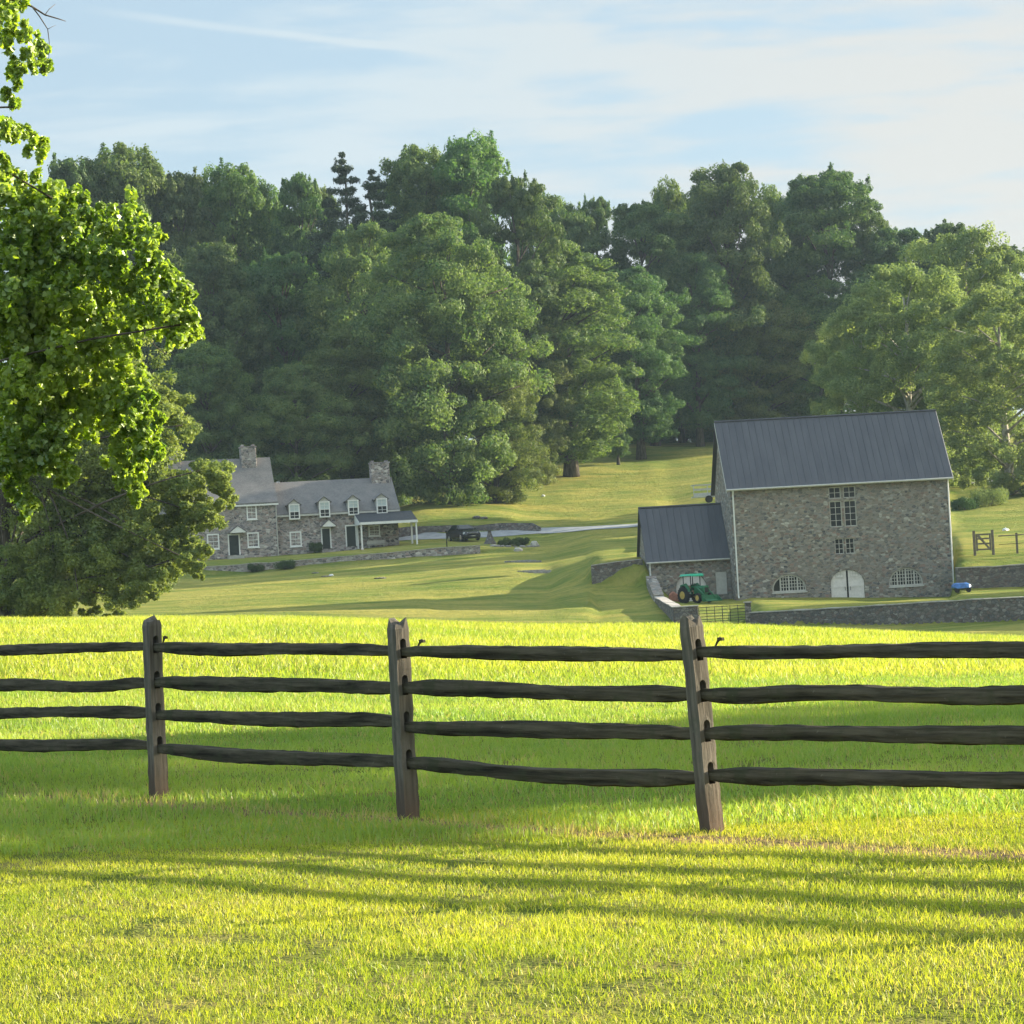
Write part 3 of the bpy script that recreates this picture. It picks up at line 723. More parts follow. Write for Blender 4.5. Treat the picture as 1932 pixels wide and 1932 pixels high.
def rect_window(par, x0, x1, z0, z1, y, nx_, nz_, fm, gm='glass', fw=.07, bw=.035, blind=0, name='window', proud=.03, split=False):
    """frame with muntins, proud of y; the glass sits behind it"""
    mb = MB(); mb.box(x0, x0+fw, y-proud, y+.05, z0, z1); mb.box(x1-fw, x1, y-proud, y+.05, z0, z1)
    mb.box(x0+fw, x1-fw, y-proud, y+.05, z1-fw, z1); mb.box(x0+fw, x1-fw, y-proud, y+.05, z0, z0+fw)
    for i in range(1, nx_):
        x = x0+(x1-x0)*i/nx_; mb.box(x-bw/2, x+bw/2, y-proud+.012, y+.04, z0+fw, z1-fw)
    for i in range(1, nz_):
        z = z0+(z1-z0)*i/nz_; w = bw*1.9 if (split and i == nz_//2) else bw
        mb.box(x0+fw, x1-fw, y-proud+.016, y+.043, z-w/2, z+w/2)
    w_ = mb.build(name, M[fm], par)
    g_ = MB(); g_.box(x0+fw*.6, x1-fw*.6, y+.055, y+.08, z0+fw*.6, z1-fw*.6); g_.build('pane', M[gm], w_)
    if blind:
        q = MB(); q.box(x0+fw, x1-fw, y+.046, y+.053, z1-fw-(z1-z0-2*fw)*blind, z1-fw); q.build('blind', M['blind'], w_)
    return w_

# ---- barn
bl = pt(*Z3(585, 1145), 210.0)
BT = R(2.6)
bf = Frame(bl, BT)
barn = empty('stone_barn', bl, BT, 'tall fieldstone barn with dark standing-seam metal roof and cream arched doors', 'barn')
bw = bf.hit(Z3(1838, 1000))[0]
ze = (bf.hit(Z3(545, 505))[1]+bf.hit(Z3(1815, 432))[1])/2
BD = 9.6
zr = bf.hit(Z3(468, 130), BD/2)[1]
mb = MB(); mb.prismx([(0, -1.6), (BD, -1.6), (BD, ze-.05), (BD/2, zr-.32), (0, ze-.05)], 0, bw)
wall = mb.build('wall', M['stone'], barn)
def loc(p, y=0.0, fr=bf, L=bl):
    return fr.hit(p, y)
def lrect(Zf, x0, y0, x1, y1, fr=bf, L=bl, y=0.0):
    xa = (loc(Zf(x0, y0), y, fr, L)[0]+loc(Zf(x0, y1), y, fr, L)[0])/2; xb = (loc(Zf(x1, y0), y, fr, L)[0]+loc(Zf(x1, y1), y, fr, L)[0])/2
    xm = (x0+x1)/2
    return xa, xb, loc(Zf(xm, y1), y, fr, L)[1], loc(Zf(xm, y0), y, fr, L)[1]
tw = lrect(Z3, 1120, 498, 1274, 728)
sw = lrect(Z3, 1152, 795, 1264, 884)
dr_ = lrect(Z3, 1128, 975, 1322, 1155)
l1 = lrect(Z3, 790, 1002, 986, 1103); l2 = lrect(Z3, 1462, 962, 1657, 1068)
ct = MB()
for (x0, x1, z0, z1) in (tw, sw): ct.box(x0, x1, -.5, .26, z0, z1)
a_d = arch(dr_[0], dr_[1], -1.0, dr_[3]-.95, .95); ct.prism(a_d, -.5, .26)
for (x0, x1, z0, z1) in (l1, l2): ct.prism(arch(x0, x1, z0, z0+.22, z1-z0-.22), -.5, .26)
cut(wall, ct)
# tall window: stone cross between four lights
x0, x1, z0, z1 = tw; xm = (x0+x1)/2; zs = z0+(z1-z0)*.68
mb = MB(); mb.box(xm-.085, xm+.085, .02, .25, z0, z1); mb.box(x0, xm-.085, .022, .25, zs-.09, zs+.09); mb.box(xm+.085, x1, .022, .25, zs-.09, zs+.09)
mb.build('window_cross', M['stone'], barn)
for (a, c_) in ((x0, xm-.085), (xm+.085, x1)):
    rect_window(barn, a, c_, zs+.09, z1, .12, 2, 2, 'cream_paint', fw=.06)
    rect_window(barn, a, c_, z0, zs-.09, .12, 2, 4, 'cream_paint', fw=.06)
x0, x1, z0, z1 = sw; xm = (x0+x1)/2
mb = MB(); mb.box(xm-.07, xm+.07, .02, .25, z0, z1); mb.build('window_cross', M['stone'], barn)
for (a, c_) in ((x0, xm-.07), (xm+.07, x1)): rect_window(barn, a, c_, z0, z1, .12, 2, 3, 'cream_paint', fw=.05)
def lunette(x0, x1, z0, z1, open_left):
    zs_, rise = z0+.22, z1-z0-.22
    mb = MB(); n = 14; oc_ = arch(x0+.01, x1-.01, z0, zs_, rise-.01, n); ic = arch(x0+.10, x1-.10, z0+.10, zs_, rise-.11, n)
    k = len(oc_)
    V = [(x, .08, z) for x, z in oc_]+[(x, .08, z) for x, z in ic]+[(x, .2, z) for x, z in oc_]+[(x, .2, z) for x, z in ic]
    fs = []
    for i in range(k):
        j = (i+1) % k; fs += [(i, j, j+k, i+k), (i+k, j+k, j+3*k, i+3*k), (i+2*k, i+3*k, j+3*k, j+2*k), (i, i+2*k, j+2*k, j)]
    mb.add(V, fs)
    for i in (1, 2, 3):
        x = x0+(x1-x0)*i/4; mb.box(x-.05, x+.05, .085, .19, z0+.1, archtop(x, x0+.1, x1-.1, zs_, rise-.11))
    for q in range(4):
        if open_left and q == 0: continue
        a = x0+(x1-x0)*q/4; wq = (x1-x0)/4
        for j in (1, 2):
            x = a+wq*(j+.0)/3; mb.box(x-.022, x+.022, .10, .17, z0+.1, archtop(x, x0+.1, x1-.1, zs_, rise-.11)-.01)
        for j in (1, 2, 3, 4):
            z = z0+.1+(z1-z0-.1)*j/5
            lo, hi = a+.06, a+wq-.06
            ts = [lo+(hi-lo)*t/8 for t in range(9) if archtop(lo+(hi-lo)*t/8, x0+.1, x1-.1, zs_, rise-.11) > z+.03]
            if len(ts) > 1: mb.box(ts[0], ts[-1], .103, .165, z-.022, z+.022)
    w_ = mb.build('lunette_window', M['cream_paint'], barn)
    g_ = MB(); g_.prism(arch(x0+.03, x1-.03, z0+.03, zs_, rise-.04), .205, .23); g_.build('pane', M['glass'], w_)
    sl = MB(); sl.box(x0-.06, x1+.06, -.05, .07, z0-.10, z0-.002); sl.build('sill', M['cream_paint'], w_)
lunette(*l1, True); lunette(*l2, False)
# radiating stone heads over the arches
def voussoirs(x0, x1, zs_, rise, par, n=15, h=.36, y=-.02):
    mb = MB(); c_ = (x0+x1)/2; a = (x1-x0)/2
    for i in range(n):
        t0, t1 = math.pi*(i+.06)/n, math.pi*(i+.94)/n
        q = [(c_+(a)*math.cos(t0), zs_+rise*math.sin(t0)), (c_+(a+h)*math.cos(t0), zs_+(rise+h)*math.sin(t0)), (c_+(a+h)*math.cos(t1), zs_+(rise+h)*math.sin(t1)), (c_+a*math.cos(t1), zs_+rise*math.sin(t1))]
        mb.prism(q, y-.004*(i % 3), .1)
    return mb.build('stone_arch', M['stone'], par)
for q in (l1, l2): voussoirs(q[0], q[1], q[2]+.22, q[3]-q[2]-.22, barn)
voussoirs(dr_[0], dr_[1], dr_[3]-.95, .95, barn, 17)
# pair of arched doors
x0, x1, z0, z1 = dr_; xm = (x0+x1)/2; zs_ = z1-.95; zb = -.02
z0 = min(z0, .1)
for s, (a, c_) in ((-1, (x0+.02, xm-.07)), (1, (xm+.07, x1-.02))):
    pts_ = [(a, z0), (c_, z0)]
    xs = np.linspace(c_, a, 9); pts_ += [(float(x), archtop(float(x), x0, x1, zs_, .94)-.015) for x in xs]
    mb = MB(); mb.prism(pts_, .06, .13)
    for z in (z0+.06, z0+.95, z0+1.62):
        mb.box(a+.03, c_-.03, .035, .058, z, z+.13)
    d_ = mb.build('door', M['cream_board'], barn)
    wx0, wx1 = a+.30*(c_-a), a+.82*(c_-a)
    if s > 0: wx0, wx1 = a+.12*(c_-a), a+.66*(c_-a)
    rect_window(d_, wx0, wx1, z0+1.35+.3, z0+1.35+.78, .055, 3, 2, 'cream_paint', 'glass', .03, .03)
    hb = MB(); xx = c_-.12 if s < 0 else a+.12; hb.tube([(xx, .05, z0+.75), (xx, -.02, z0+.8), (xx, -.02, z0+.95), (xx, .05, z0+1.0)], .018, 6); hb.build('handle', M['black_iron'], d_)
mb = MB(); mb.box(xm-.071, xm+.071, .14, .2, z0, z1-.1); mb.build('door_gap', M['dark_inside'], barn)
mb = MB(); mb.box(x0-.1, x1+.45, -1.7, -.02, -.6, z0-.02); mb.build('door_step', M['slab'], barn)
# roof, seams, gutter, downspouts
def seam_roof(par, x0, x1, ya, za, yr, zr_, yb, zb_, ov=.25, th=.10, step=.46, mn='metal_roof', pale=None):
    mb = MB(); mb.prismx([(ya-ov, za-ov*(zr_-za)/(yr-ya)), (yr, zr_), (yb+ov, zb_-ov*(zr_-zb_)/(yb-yr)), (yb+ov, zb_-ov*(zr_-zb_)/(yb-yr)+th), (yr, zr_+th*1.3), (ya-ov, za-ov*(zr_-za)/(yr-ya)+th)], x0, x1)
    n = int((x1-x0)/step)
    sl = (zr_-za)/(yr-ya)
    for i in range(n+1):
        x = x0+.03+(x1-x0-.06)*i/n
        p = [Vector((x, ya-ov+.01, za-ov*sl+th+.012)), Vector((x, yr, zr_+th*1.3+.012))]
        mb.tube(p, .028, 4)
    r_ = mb.build('roof', M[mn], par)
    mb = MB(); mb.tube([(x0, yr, zr_+th*1.3+.02), (x1, yr, zr_+th*1.3+.02)], .09, 6); mb.build('ridge_cap', M[mn], r_)
    return r_
ovx = .28
rf = seam_roof(barn, -ovx, bw+ovx, 0, ze, BD/2, zr-.1, BD, ze)
mb = MB(); mb.tube([(-ovx, -.33, ze-.20), (bw+ovx, -.33, ze-.20)], .075, 8); mb.build('gutter', M['cream_paint'], barn)
for xx, zb_ in ((.16, .05), (bw-.10, -.45)):
    mb = MB(); mb.tube([(xx, -.33, ze-.25), (xx, -.12, ze-.55), (xx, -.10, zb_+.2), (xx, -.22, zb_)], .055, 8); mb.build('downspout', M['white_paint'], barn)
for xx in (-ovx-.03, bw+ovx+.002):
    mb = MB(); sl = (zr-.1-ze)/(BD/2)
    mb.prismx([(-.3, ze-.3*sl-.12), (BD/2, zr-.1-.12), (BD/2, zr-.02), (-.3, ze-.3*sl+.08)], xx, xx+.028)
    mb.build('rake_board', M['cream_paint'], barn)
mb = MB(); mb.prismx([(BD+.3, ze-.3*sl-.12), (BD+.3, ze-.3*sl+.08), (BD/2, zr-.02), (BD/2, zr-.22)], bw+ovx+.002, bw+ovx+.03); mb.build('rake_board', M['cream_paint'], barn)

# ---- shed against the barn's left gable
SB = 2.4
sx0 = loc(Z4(690, 900), SB)[0]; sze = (loc(Z4(690, 675), SB)[1]+loc(Z4(1450, 632), SB)[1])/2
shed = empty('stone_shed', bl+Vector((sx0*math.cos(BT)-SB*math.sin(BT), sx0*math.sin(BT)+SB*math.cos(BT), 0)), BT, 'low stone shed with dark metal roof built against the left end of the barn', 'shed')
sl_ = shed.location.copy(); sf = Frame(sl_, BT); sw_ = -sx0-.01
SD = 7.6; szr = sf.hit(Z4(610, 150), SD/2)[1]
mb = MB(); mb.prismx([(0, -1.5), (SD, -1.5), (SD, sze-.05), (SD/2, szr-.3), (0, sze-.05)], 0, sw_)
sh_wall = mb.build('wall', M['stone'], shed)
ar = lrect(Z4, 955, 800, 1265, 1100, sf, sl_); dd_ = lrect(Z4, 1355, 787, 1466, 1015, sf, sl_)
ct = MB(); ct.prism(arch(ar[0], ar[1], -1, ar[3]-1.0, 1.0), -.5, .3); ct.box(dd_[0], dd_[1], -.5, .12, dd_[2], dd_[3]); cut(sh_wall, ct)
mb = MB(); mb.prism(arch(ar[0]+.02, ar[1]-.02, -.3, ar[3]-1.02, .98), .2, .26)
for x in np.arange(ar[0]+.3, ar[1]-.2, .3): mb.box(x-.008, x+.008, .19, .2, -.2, archtop(x, ar[0], ar[1], ar[3]-1.02, .97)-.03)
mb.build('arched_door', M['cream_board'], shed)
mb = MB(); mb.box(dd_[0]+.01, dd_[1]-.01, .04, .09, dd_[2], dd_[3]-.01); mb.build('side_door', M['cream_paint'], shed)
voussoirs(ar[0], ar[1], ar[3]-1.0, 1.0, shed, 15, .3)
seam_roof(shed, -.2, sw_, 0, sze, SD/2, szr-.1, SD, sze, .22, .08)
mb = MB(); mb.tube([(-.2, -.3, sze-.2), (sw_-.02, -.3, sze-.2)], .06, 8); mb.build('gutter', M['cream_paint'], shed)
mb = MB(); mb.tube([(.06, -.3, sze-.25), (.06, -.11, sze-.45), (.06, -.10, .95), (.1, -.2, .85)], .05, 8); mb.build('downspout', M['white_paint'], shed)
mb = MB(); mb.box(-.03, -.005, 3.2, 4.1, 1.6, 2.6); mb.build('shutter', M['dark_inside'], shed)

# ---- stone walls
def stone_wall(name, pts, thick, label, mn='stone_low', cap=True, jag=.03, bot=.5, seed=1, group=None, capm='coping', caph=.07):
    """pts: (x, y, z top). base below the ground"""
    rr = random.Random(seed); mb = MB(); cp = MB(); P = []
    for a, c_ in zip(pts[:-1], pts[1:]):
        a, c_ = Vector(a), Vector(c_); k = max(1, int((c_-a).length/1.1)); P += [a.lerp(c_, i/k) for i in range(k)]
    P.append(Vector(pts[-1])); org = P[0].copy(); org.z = zg(org.x, org.y)
    V = []
    for i, p in enumerate(P):
        t = P[min(i+1, len(P)-1)]-P[max(0, i-1)]; t.z = 0; t.normalize(); nn = Vector((-t.y, t.x, 0))
        zb_ = min(zg(*(p+nn*s).xy) for s in (-thick*.8, thick*.8))-bot; zt_ = p.z+rr.uniform(-jag, jag)
        for s, z in ((-.5, zb_), (.5, zb_), (.5, zt_), (-.5, zt_)):
            w = p+nn*thick*s*(1+rr.uniform(-.04, .04)); V.append((w.x-org.x, w.y-org.y, z-org.z))
    fs = []
    for i in range(len(P)-1):
        for j in range(4):
            a, c_ = i*4+j, i*4+(j+1) % 4; fs.append((a, c_, c_+4, a+4))
    fs += [(3, 2, 1, 0), tuple((len(P)-1)*4+j for j in range(4))]
    mb.add(V, fs); o = mb.build(name, M[mn]); o.location = org; tag(o, label, 'wall', group)
    if cap:
        for i in range(len(P)-1):
            a = [Vector(V[i*4+3]), Vector(V[i*4+2])]; c_ = [Vector(V[i*4+7]), Vector(V[i*4+6])]
            e = .05; n1_ = (a[1]-a[0]).normalized()*e; t = (c_[0]-a[0])*.012
            q = [a[0]-n1_+t, a[1]+n1_+t, c_[1]+n1_-t, c_[0]-n1_-t]; h = caph+rr.uniform(-.01, .015)
            cp.add([(v.x, v.y, v.z+.004) for v in q]+[(v.x, v.y, v.z+h) for v in q], [(0, 3, 2, 1), (4, 5, 6, 7), (0, 1, 5, 4), (1, 2, 6, 5), (2, 3, 7, 6), (3, 0, 4, 7)])
        cp.build('coping', M[capm], o)
    return o
def wp(px, py, Y): v = pt(px, py, Y); return (v.x, v.y, v.z)
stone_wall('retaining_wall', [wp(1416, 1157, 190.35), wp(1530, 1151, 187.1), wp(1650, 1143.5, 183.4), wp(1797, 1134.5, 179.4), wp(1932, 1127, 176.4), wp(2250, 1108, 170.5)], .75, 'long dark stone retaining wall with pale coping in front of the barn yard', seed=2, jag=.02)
def pier(px0, px1, ytop, ybot, Y, depth, name, label, mn='stone_low', rz=0.0, cap=.08):
    a = pt(px0, ybot, Y); c_ = pt(px1, ybot, Y); t = pt((px0+px1)/2, ytop, Y); w = (c_-a).length; mid = (a+c_)/2
    o = empty(name, (mid.x, mid.y, mid.z), rz, label, 'pier'); mb = MB()
    h = t.z-mid.z; mb.box(-w/2, w/2, 0, depth, -.8, h-cap); mb.build('pier_body', M[mn], o, bevel=.03)
    mb = MB(); mb.box(-w/2-.05, w/2+.05, -.05, depth+.05, h-cap+.003, h); mb.build('coping', M['coping'], o, bevel=.02); return o
pier(1408.5, 1419, 1135, 1180, 189.9, .7, 'gate_pier', 'slim stone pier at the left end of the long retaining wall by the gate')
pier(1272, 1319, 1143, 1182, 188.3, .9, 'wall_end_pier', 'broad stone wall end with pale cap just behind the leaning fence post')
we = pt(1277, 1144, 189.4)
stone_wall('yard_wall', [(we.x, we.y, we.z-.06), wp(1252, 1132, 199), wp(1243, 1127, 203.5)], .55, 'stone yard wall with pale flat cap running from the shed toward the gate', seed=3, jag=.015, bot=1.2, caph=.06)
s0 = pt(*Z4(770, 1010), 204); s1 = pt(*Z4(700, 830), 211.5)
stone_wall('stepped_wall', [wp(1243, 1121, 203.9), wp(1239, 1113, 206), (s1.x, s1.y, s1.z)], .7, 'rough stone wall stepping down from the front left corner of the shed', seed=4, jag=.05, bot=1.2, cap=False, mn='stone')
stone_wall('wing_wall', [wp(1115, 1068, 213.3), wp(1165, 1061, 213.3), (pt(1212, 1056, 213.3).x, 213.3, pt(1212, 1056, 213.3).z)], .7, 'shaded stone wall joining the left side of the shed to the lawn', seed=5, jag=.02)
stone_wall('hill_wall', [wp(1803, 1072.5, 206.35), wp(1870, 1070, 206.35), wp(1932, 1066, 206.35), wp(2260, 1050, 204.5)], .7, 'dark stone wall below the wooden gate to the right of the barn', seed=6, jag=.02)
w3 = [wp(370, 1071, 270.5), wp(480, 1064, 270.45), wp(640, 1052, 271.1), wp(800, 1036.5, 271.4), wp(905, 1029, 271.9)]
stone_wall('terrace_wall', w3, .75, 'low stone terrace wall between the farmhouse and the lawn', 'stone_house', seed=7, jag=.05)
w4 = [wp(735, 996, 295.35), wp(800, 992, 295.35), wp(900, 990.5, 294.5), wp(985, 986, 293.6), wp(1005, 987, 293.5), wp(1020, 994, 293.4)]
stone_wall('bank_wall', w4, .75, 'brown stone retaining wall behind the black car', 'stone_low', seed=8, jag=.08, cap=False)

# ---- farmhouse
HT = R(12)
hl = pt(*Z1(850, 857), 285.0)
hf = Frame(hl, HT)
house = empty('stone_farmhouse', hl, HT, 'two-part stone farmhouse with gray roofs, white dormers and a covered porch', 'house')
hloc = lambda p, y=0.0: hf.hit(p, y)
hrect = lambda x0, y0, x1, y1, y=0.0: lrect(Z1, x0, y0, x1, y1, hf, hl, y)
HW = hloc(Z1(1637, 600))[0]; hze = (hloc(Z1(845, 577))[1]+hloc(Z1(1640, 531))[1])/2
HD = 7.4; hzr = (hloc(Z1(765, 380), HD/2)[1]+hloc(Z1(1470, 342), HD/2)[1])/2
mb = MB(); mb.prismx([(0, -1.5), (HD, -1.5), (HD, hze-.05), (HD*.75, (hze+hzr)/2-.3), (HD/2, hzr-.2), (HD*.25, (hze+hzr)/2-.3), (0, hze-.05)], .02, HW)
hw_ = mb.build('wall', M['stone_house'], house)
def gable_roof(par, x0, x1, d, ze_, zr_, name='roof', ov=.25, th=.1, curve=0.0, mn='slate_roof', y0=0.0):
    """gable roof; curve > 0 gives the eaves a slight bell-cast"""
    prof = []; n = 8
    def top(t): return ze_+(zr_-ze_)*t-curve*math.sin(math.pi*t)
    ys = [(-ov+(d/2+ov)*t, top(t)-(1-t)*ov*(zr_-ze_)/(d/2)*(1-curve*.9)) for t in [i/n for i in range(n+1)]]
    f_ = [(y0+y, z) for y, z in ys]; b_ = [(y0+d-y, z) for y, z in reversed(ys[:-1])]
    low = f_+b_; up_ = [(y, z+th) for y, z in reversed(low)]
    mb = MB(); mb.prismx(low+up_, x0, x1); return mb.build(name, M[mn], par)
rr_ = gable_roof(house, -.05, HW+.22, HD, hze, hzr, curve=.12)
mb = MB(); mb.box(0, HW+.2, -.30, -.255, hze-.34, hze-.18); mb.build('fascia', M['cream_paint'], house)
def chimney(x, y, w, d, z0, z1, par, mn='stone_house'):
    mb = MB(); mb.box(x-w/2, x+w/2, y-d/2, y+d/2, z0, z1)
    for k in range(4):
        for sx in (-1, 1):
            mb.box(x+sx*(w/2)-.06, x+sx*(w/2)+.06, y-d/2+k*d/4+.02, y-d/2+(k+.9)*d/4, z0+.3+.35*k % 1.2, z0+.5+.35*k % 1.2+.1)
    c_ = mb.build('chimney', M[mn], par, bevel=.03)
    mb = MB(); mb.box(x-w/2-.07, x+w/2+.07, y-d/2-.07, y+d/2+.07, z1+.003, z1+.12); mb.box(x-w/2+.1, x-w/2+.3, y-d/2+.1, y+d/2-.1, z1+.123, z1+.3); mb.box(x+w/2-.3, x+w/2-.1, y-d/2+.1, y+d/2-.1, z1+.123, z1+.28); mb.build('chimney_cap', M[mn], c_); return c_
cx0 = hloc(Z1(1450, 300), HD/2)[0]; cx1 = hloc(Z1(1580, 300), HD/2)[0]; cz = hloc(Z1(1515, 243), HD/2)[1]
chimney((cx0+cx1)/2, HD/2, cx1-cx0-.15, 1.3, hze+1.0, cz, rr_)
# wall dormers of the right wing
for (cxz, topz, botz) in ((950, 478, 612), (1149, 460, 598), (1338, 450, 583), (1526, 440, 573)):
    xa = hloc(Z1(cxz-33, (topz+botz)/2))[0]; xb = hloc(Z1(cxz+35, (topz+botz)/2))[0]
    xc = (xa+xb)/2; zb_ = hloc(Z1(cxz, botz))[1]; zt_ = hloc(Z1(cxz-5, topz))[1]; zsq = zt_-.5
    dm = MB(); dm.prism([(xa-.02, zb_-.06), (xb+.02, zb_-.06), (xb+.02, zsq), (xc, zt_-.06), (xa-.02, zsq)], -.32, 2.4)
    d_ = dm.build('dormer', M['cream_paint'], house)
    q = MB(); q.prism([(xa-.22, zsq-.12), (xa-.22, zsq-.03), (xc, zt_+.04), (xc, zt_-.05)], -.45, 2.6)
    q.prism([(xb+.22, zsq-.12), (xc, zt_-.053), (xc, zt_+.037), (xb+.22, zsq-.03)], -.45, 2.6); q.build('dormer_roof', M['slate_roof'], d_)
    rect_window(d_, xa-.02, xb+.02, zb_, zsq+.02, -.405, 2, 4, 'white_paint', 'glass', .11, .03, .5, split=True)
def hwin(x0, y0, x1, y1, y=0.0, blind=.0, nz_=4):
    a = hrect(x0, y0, x1, y1, y); w_ = rect_window(house, a[0], a[1], a[2], a[3], y-.012, 2, nz_, 'white_paint', 'glass', .13, .03, blind, split=True)
    s_ = MB(); s_.box(a[0]-.05, a[1]+.05, y-.12, y-.045, a[2]-.07, a[2]-.004); s_.build('sill', M['white_paint'], w_)
hwin(925, 690, 1003, 790)
def pediment(x0, x1, zb_, zt_, y, dp, par, mn='cream_paint'):
    """little gabled hood over a door, its ridge going back to the wall"""
    xm = (x0+x1)/2
    q = MB(); q.prism([(x0+.06, zb_), (x1-.06, zb_), (x1-.06, zb_+.08), (xm, zt_-.08), (x0+.06, zb_+.08)], y-dp, y-dp+.08)
    q.box(x0+.1, x0+.2, y-dp+.085, y-.005, zb_-.02, zb_+.1); q.box(x1-.2, x1-.1, y-dp+.085, y-.005, zb_-.02, zb_+.1)
    o = q.build('door_hood', M['white_paint'], par)
    q = MB(); q.prism([(x0-.05, zb_+.03), (xm, zt_-.06), (xm, zt_), (x0-.05, zb_+.09)], y-dp-.05, y-.004); q.prism([(x1+.05, zb_+.03), (x1+.05, zb_+.09), (xm, zt_+.001), (xm, zt_-.059)], y-dp-.05, y-.004)
    q.build('hood_roof', M['slate_roof'], o); return o
def hdoor(x0, y0, x1, y1, y=0.0, frame_=.12):
    a = hrect(x0, y0, x1, y1, y)
    q = MB(); q.box(a[0]-frame_, a[0], y-.05, y-.004, a[2], a[3]+frame_); q.box(a[1], a[1]+frame_, y-.05, y-.004, a[2], a[3]+frame_); q.box(a[0], a[1], y-.05, y-.004, a[3], a[3]+frame_)
    fr = q.build('door_frame', M['white_paint'], house)
    q = MB(); q.box(a[0]+.003, a[1]-.003, y-.03, y-.006, a[2], a[3]-.003)
    for i in (0, 1):
        for j in (0, 1, 2):
            xx = a[0]+.1+(a[1]-a[0]-.1)*i/2; z_ = a[2]+.15+(a[3]-a[2]-.2)*j/3
            q.box(xx, xx+(a[1]-a[0])/2-.15, y-.038, y-.031, z_, z_+(a[3]-a[2])/3-.2)
    d_ = q.build('door', M['door_green'], fr)
    return a
a = hdoor(1140, 672, 1190, 803)
pediment(hloc(Z1(1128, 650))[0], hloc(Z1(1222, 650))[0], hloc(Z1(1170, 660))[1], hloc(Z1(1172, 612))[1], 0, .9, house)
a2 = hdoor(1300, 655, 1358, 788)
hwin(1443, 648, 1520, 722)
# porch
py0 = -3.0
pxa = hloc(Z1(1395, 650), py0)[0]; pxb = hloc(Z1(1757, 615), py0)[0]
pzf = (hloc(Z1(1395, 645), py0)[1]+hloc(Z1(1757, 612), py0)[1])/2
pzb = hze-.42
x_l = hloc(Z1(1268, 610))[0]; fl = (hloc(Z1(1405, 815), py0)[1]+hloc(Z1(1752, 785), py0)[1])/2
porch = MB(); porch.prismx([(py0-.2, pzf), (-.005, pzb), (-.005, pzb+.10), (py0-.2, pzf+.10)], pxa-.12, pxb+.1)
pr = porch.build('porch_roof', M['porch_slate'], house)
mb = MB(); mb.box(pxa-.12, pxb+.1, py0-.235, py0-.203, pzf-.14, pzf+.1); mb.prismx([(py0-.2, pzf-.14), (-.006, pzf-.14), (-.006, pzb-.003), (py0-.2, pzf-.003)], pxa-.16, pxa-.125); mb.prismx([(py0-.2, pzf-.14), (-.006, pzf-.14), (-.006, pzb-.003), (py0-.2, pzf-.003)], pxb+.103, pxb+.135)
mb.build('fascia', M['white_paint'], pr)
for (xx, yy) in ((pxa, py0), (pxb-.02, py0), (pxb-.02, -.4), (pxa+.05, -.25)):
    mb = MB(); mb.box(xx-.07, xx+.07, yy-.07, yy+.07, fl-.02, pzf-.14 if yy < -1 else pzf-.0); mb.box(xx-.1, xx+.1, yy-.1, yy+.1, fl, fl+.12)
    mb.build('porch_post', M['white_paint'], house)
mb = MB(); mb.box(pxa-.25, pxb+.25, py0-.25, -.01, fl-.9, fl); mb.build('porch_floor', M['red_brick'], house)
sx = hloc(Z1(1135, 800), -.9)[0]
mb = MB(); mb.box(sx, pxa-.26, -1.2, -.01, -.6, fl+.12); mb.box(sx+.6, pxa-.26, -1.6, -1.21, -.6, fl-.08); mb.build('door_step', M['stone_house'], house)
bx = hloc(Z1(1495, 760), -.8)[0]; bench = empty('garden_bench', hf.L+Vector((bx*hf.c+.8*hf.s, bx*hf.s-.8*hf.c, fl)), HT, 'pale wooden bench against the wall under the porch roof', 'bench')
mb = MB(); mb.box(-.85, .85, -.25, .25, .40, .45); mb.build('seat', M['cream_paint'], bench)
mb = MB(); mb.box(-.85, .85, .24, .28, .5, .85); mb.build('backrest', M['cream_paint'], bench)
for xx in (-.75, .69):
    for yy in (-.2, .18): mb = MB(); mb.box(xx, xx+.06, yy, yy+.06, 0, .398); mb.build('leg', M['cream_paint'], bench)
# left wing: taller, a little forward
LY = -.55
lzr = hloc(Z1(600, 215), 3.2)[1]; lze = hloc(Z1(800, 492), LY)[1]
lx0 = hloc(Z1(128, 280), LY)[0]-.4; lx1 = -.02
LDp = 8.2
mb = MB(); mb.prismx([(LY, -1.5), (LY+LDp, -1.5), (LY+LDp, lze-.05), (LY+LDp*.75, (lze+lzr)/2-.62), (LY+LDp/2, lzr-.3), (LY+LDp*.25, (lze+lzr)/2-.62), (LY, lze-.05)], lx0, lx1)
lw = mb.build('wall', M['stone_house'], house)
lr = gable_roof(house, lx0-.2, lx1+.18, LDp, lze, lzr, curve=.45, y0=LY)
mb = MB(); mb.box(lx0-.2, lx1+.18, LY-.3, LY-.255, lze-.36, lze-.2); mb.build('fascia', M['white_paint'], house)
ca = hloc(Z1(598, 200), 3.2)[0]; cb = hloc(Z1(706, 200), 3.2)[0]; cz = hloc(Z1(650, 138), 3.2)[1]
chimney((ca+cb)/2, LY+LDp/2, cb-ca-.15, 1.5, lze+1.2, cz, lr)
ca = hloc(Z1(135, 200), 3.2)[0]; cb = hloc(Z1(203, 200), 3.2)[0]; cz = hloc(Z1(170, 178), 3.2)[1]
chimney((ca+cb)/2, LY+LDp/2, cb-ca, 1.3, lze+1.2, cz, lr)
hwin(640, 516, 708, 612, LY, .45); hwin(380, 706, 461, 808, LY); hwin(645, 696, 723, 796, LY, .2); hwin(384, 530, 450, 625, LY, .4); hwin(180, 715, 250, 815, LY); hwin(184, 540, 250, 640, LY, .4)
hdoor(527, 715, 590, 846, LY)
pediment(hloc(Z1(522, 690), LY)[0], hloc(Z1(630, 690), LY)[0], hloc(Z1(578, 700), LY)[1], hloc(Z1(575, 652), LY)[1], LY, 1.0, house)
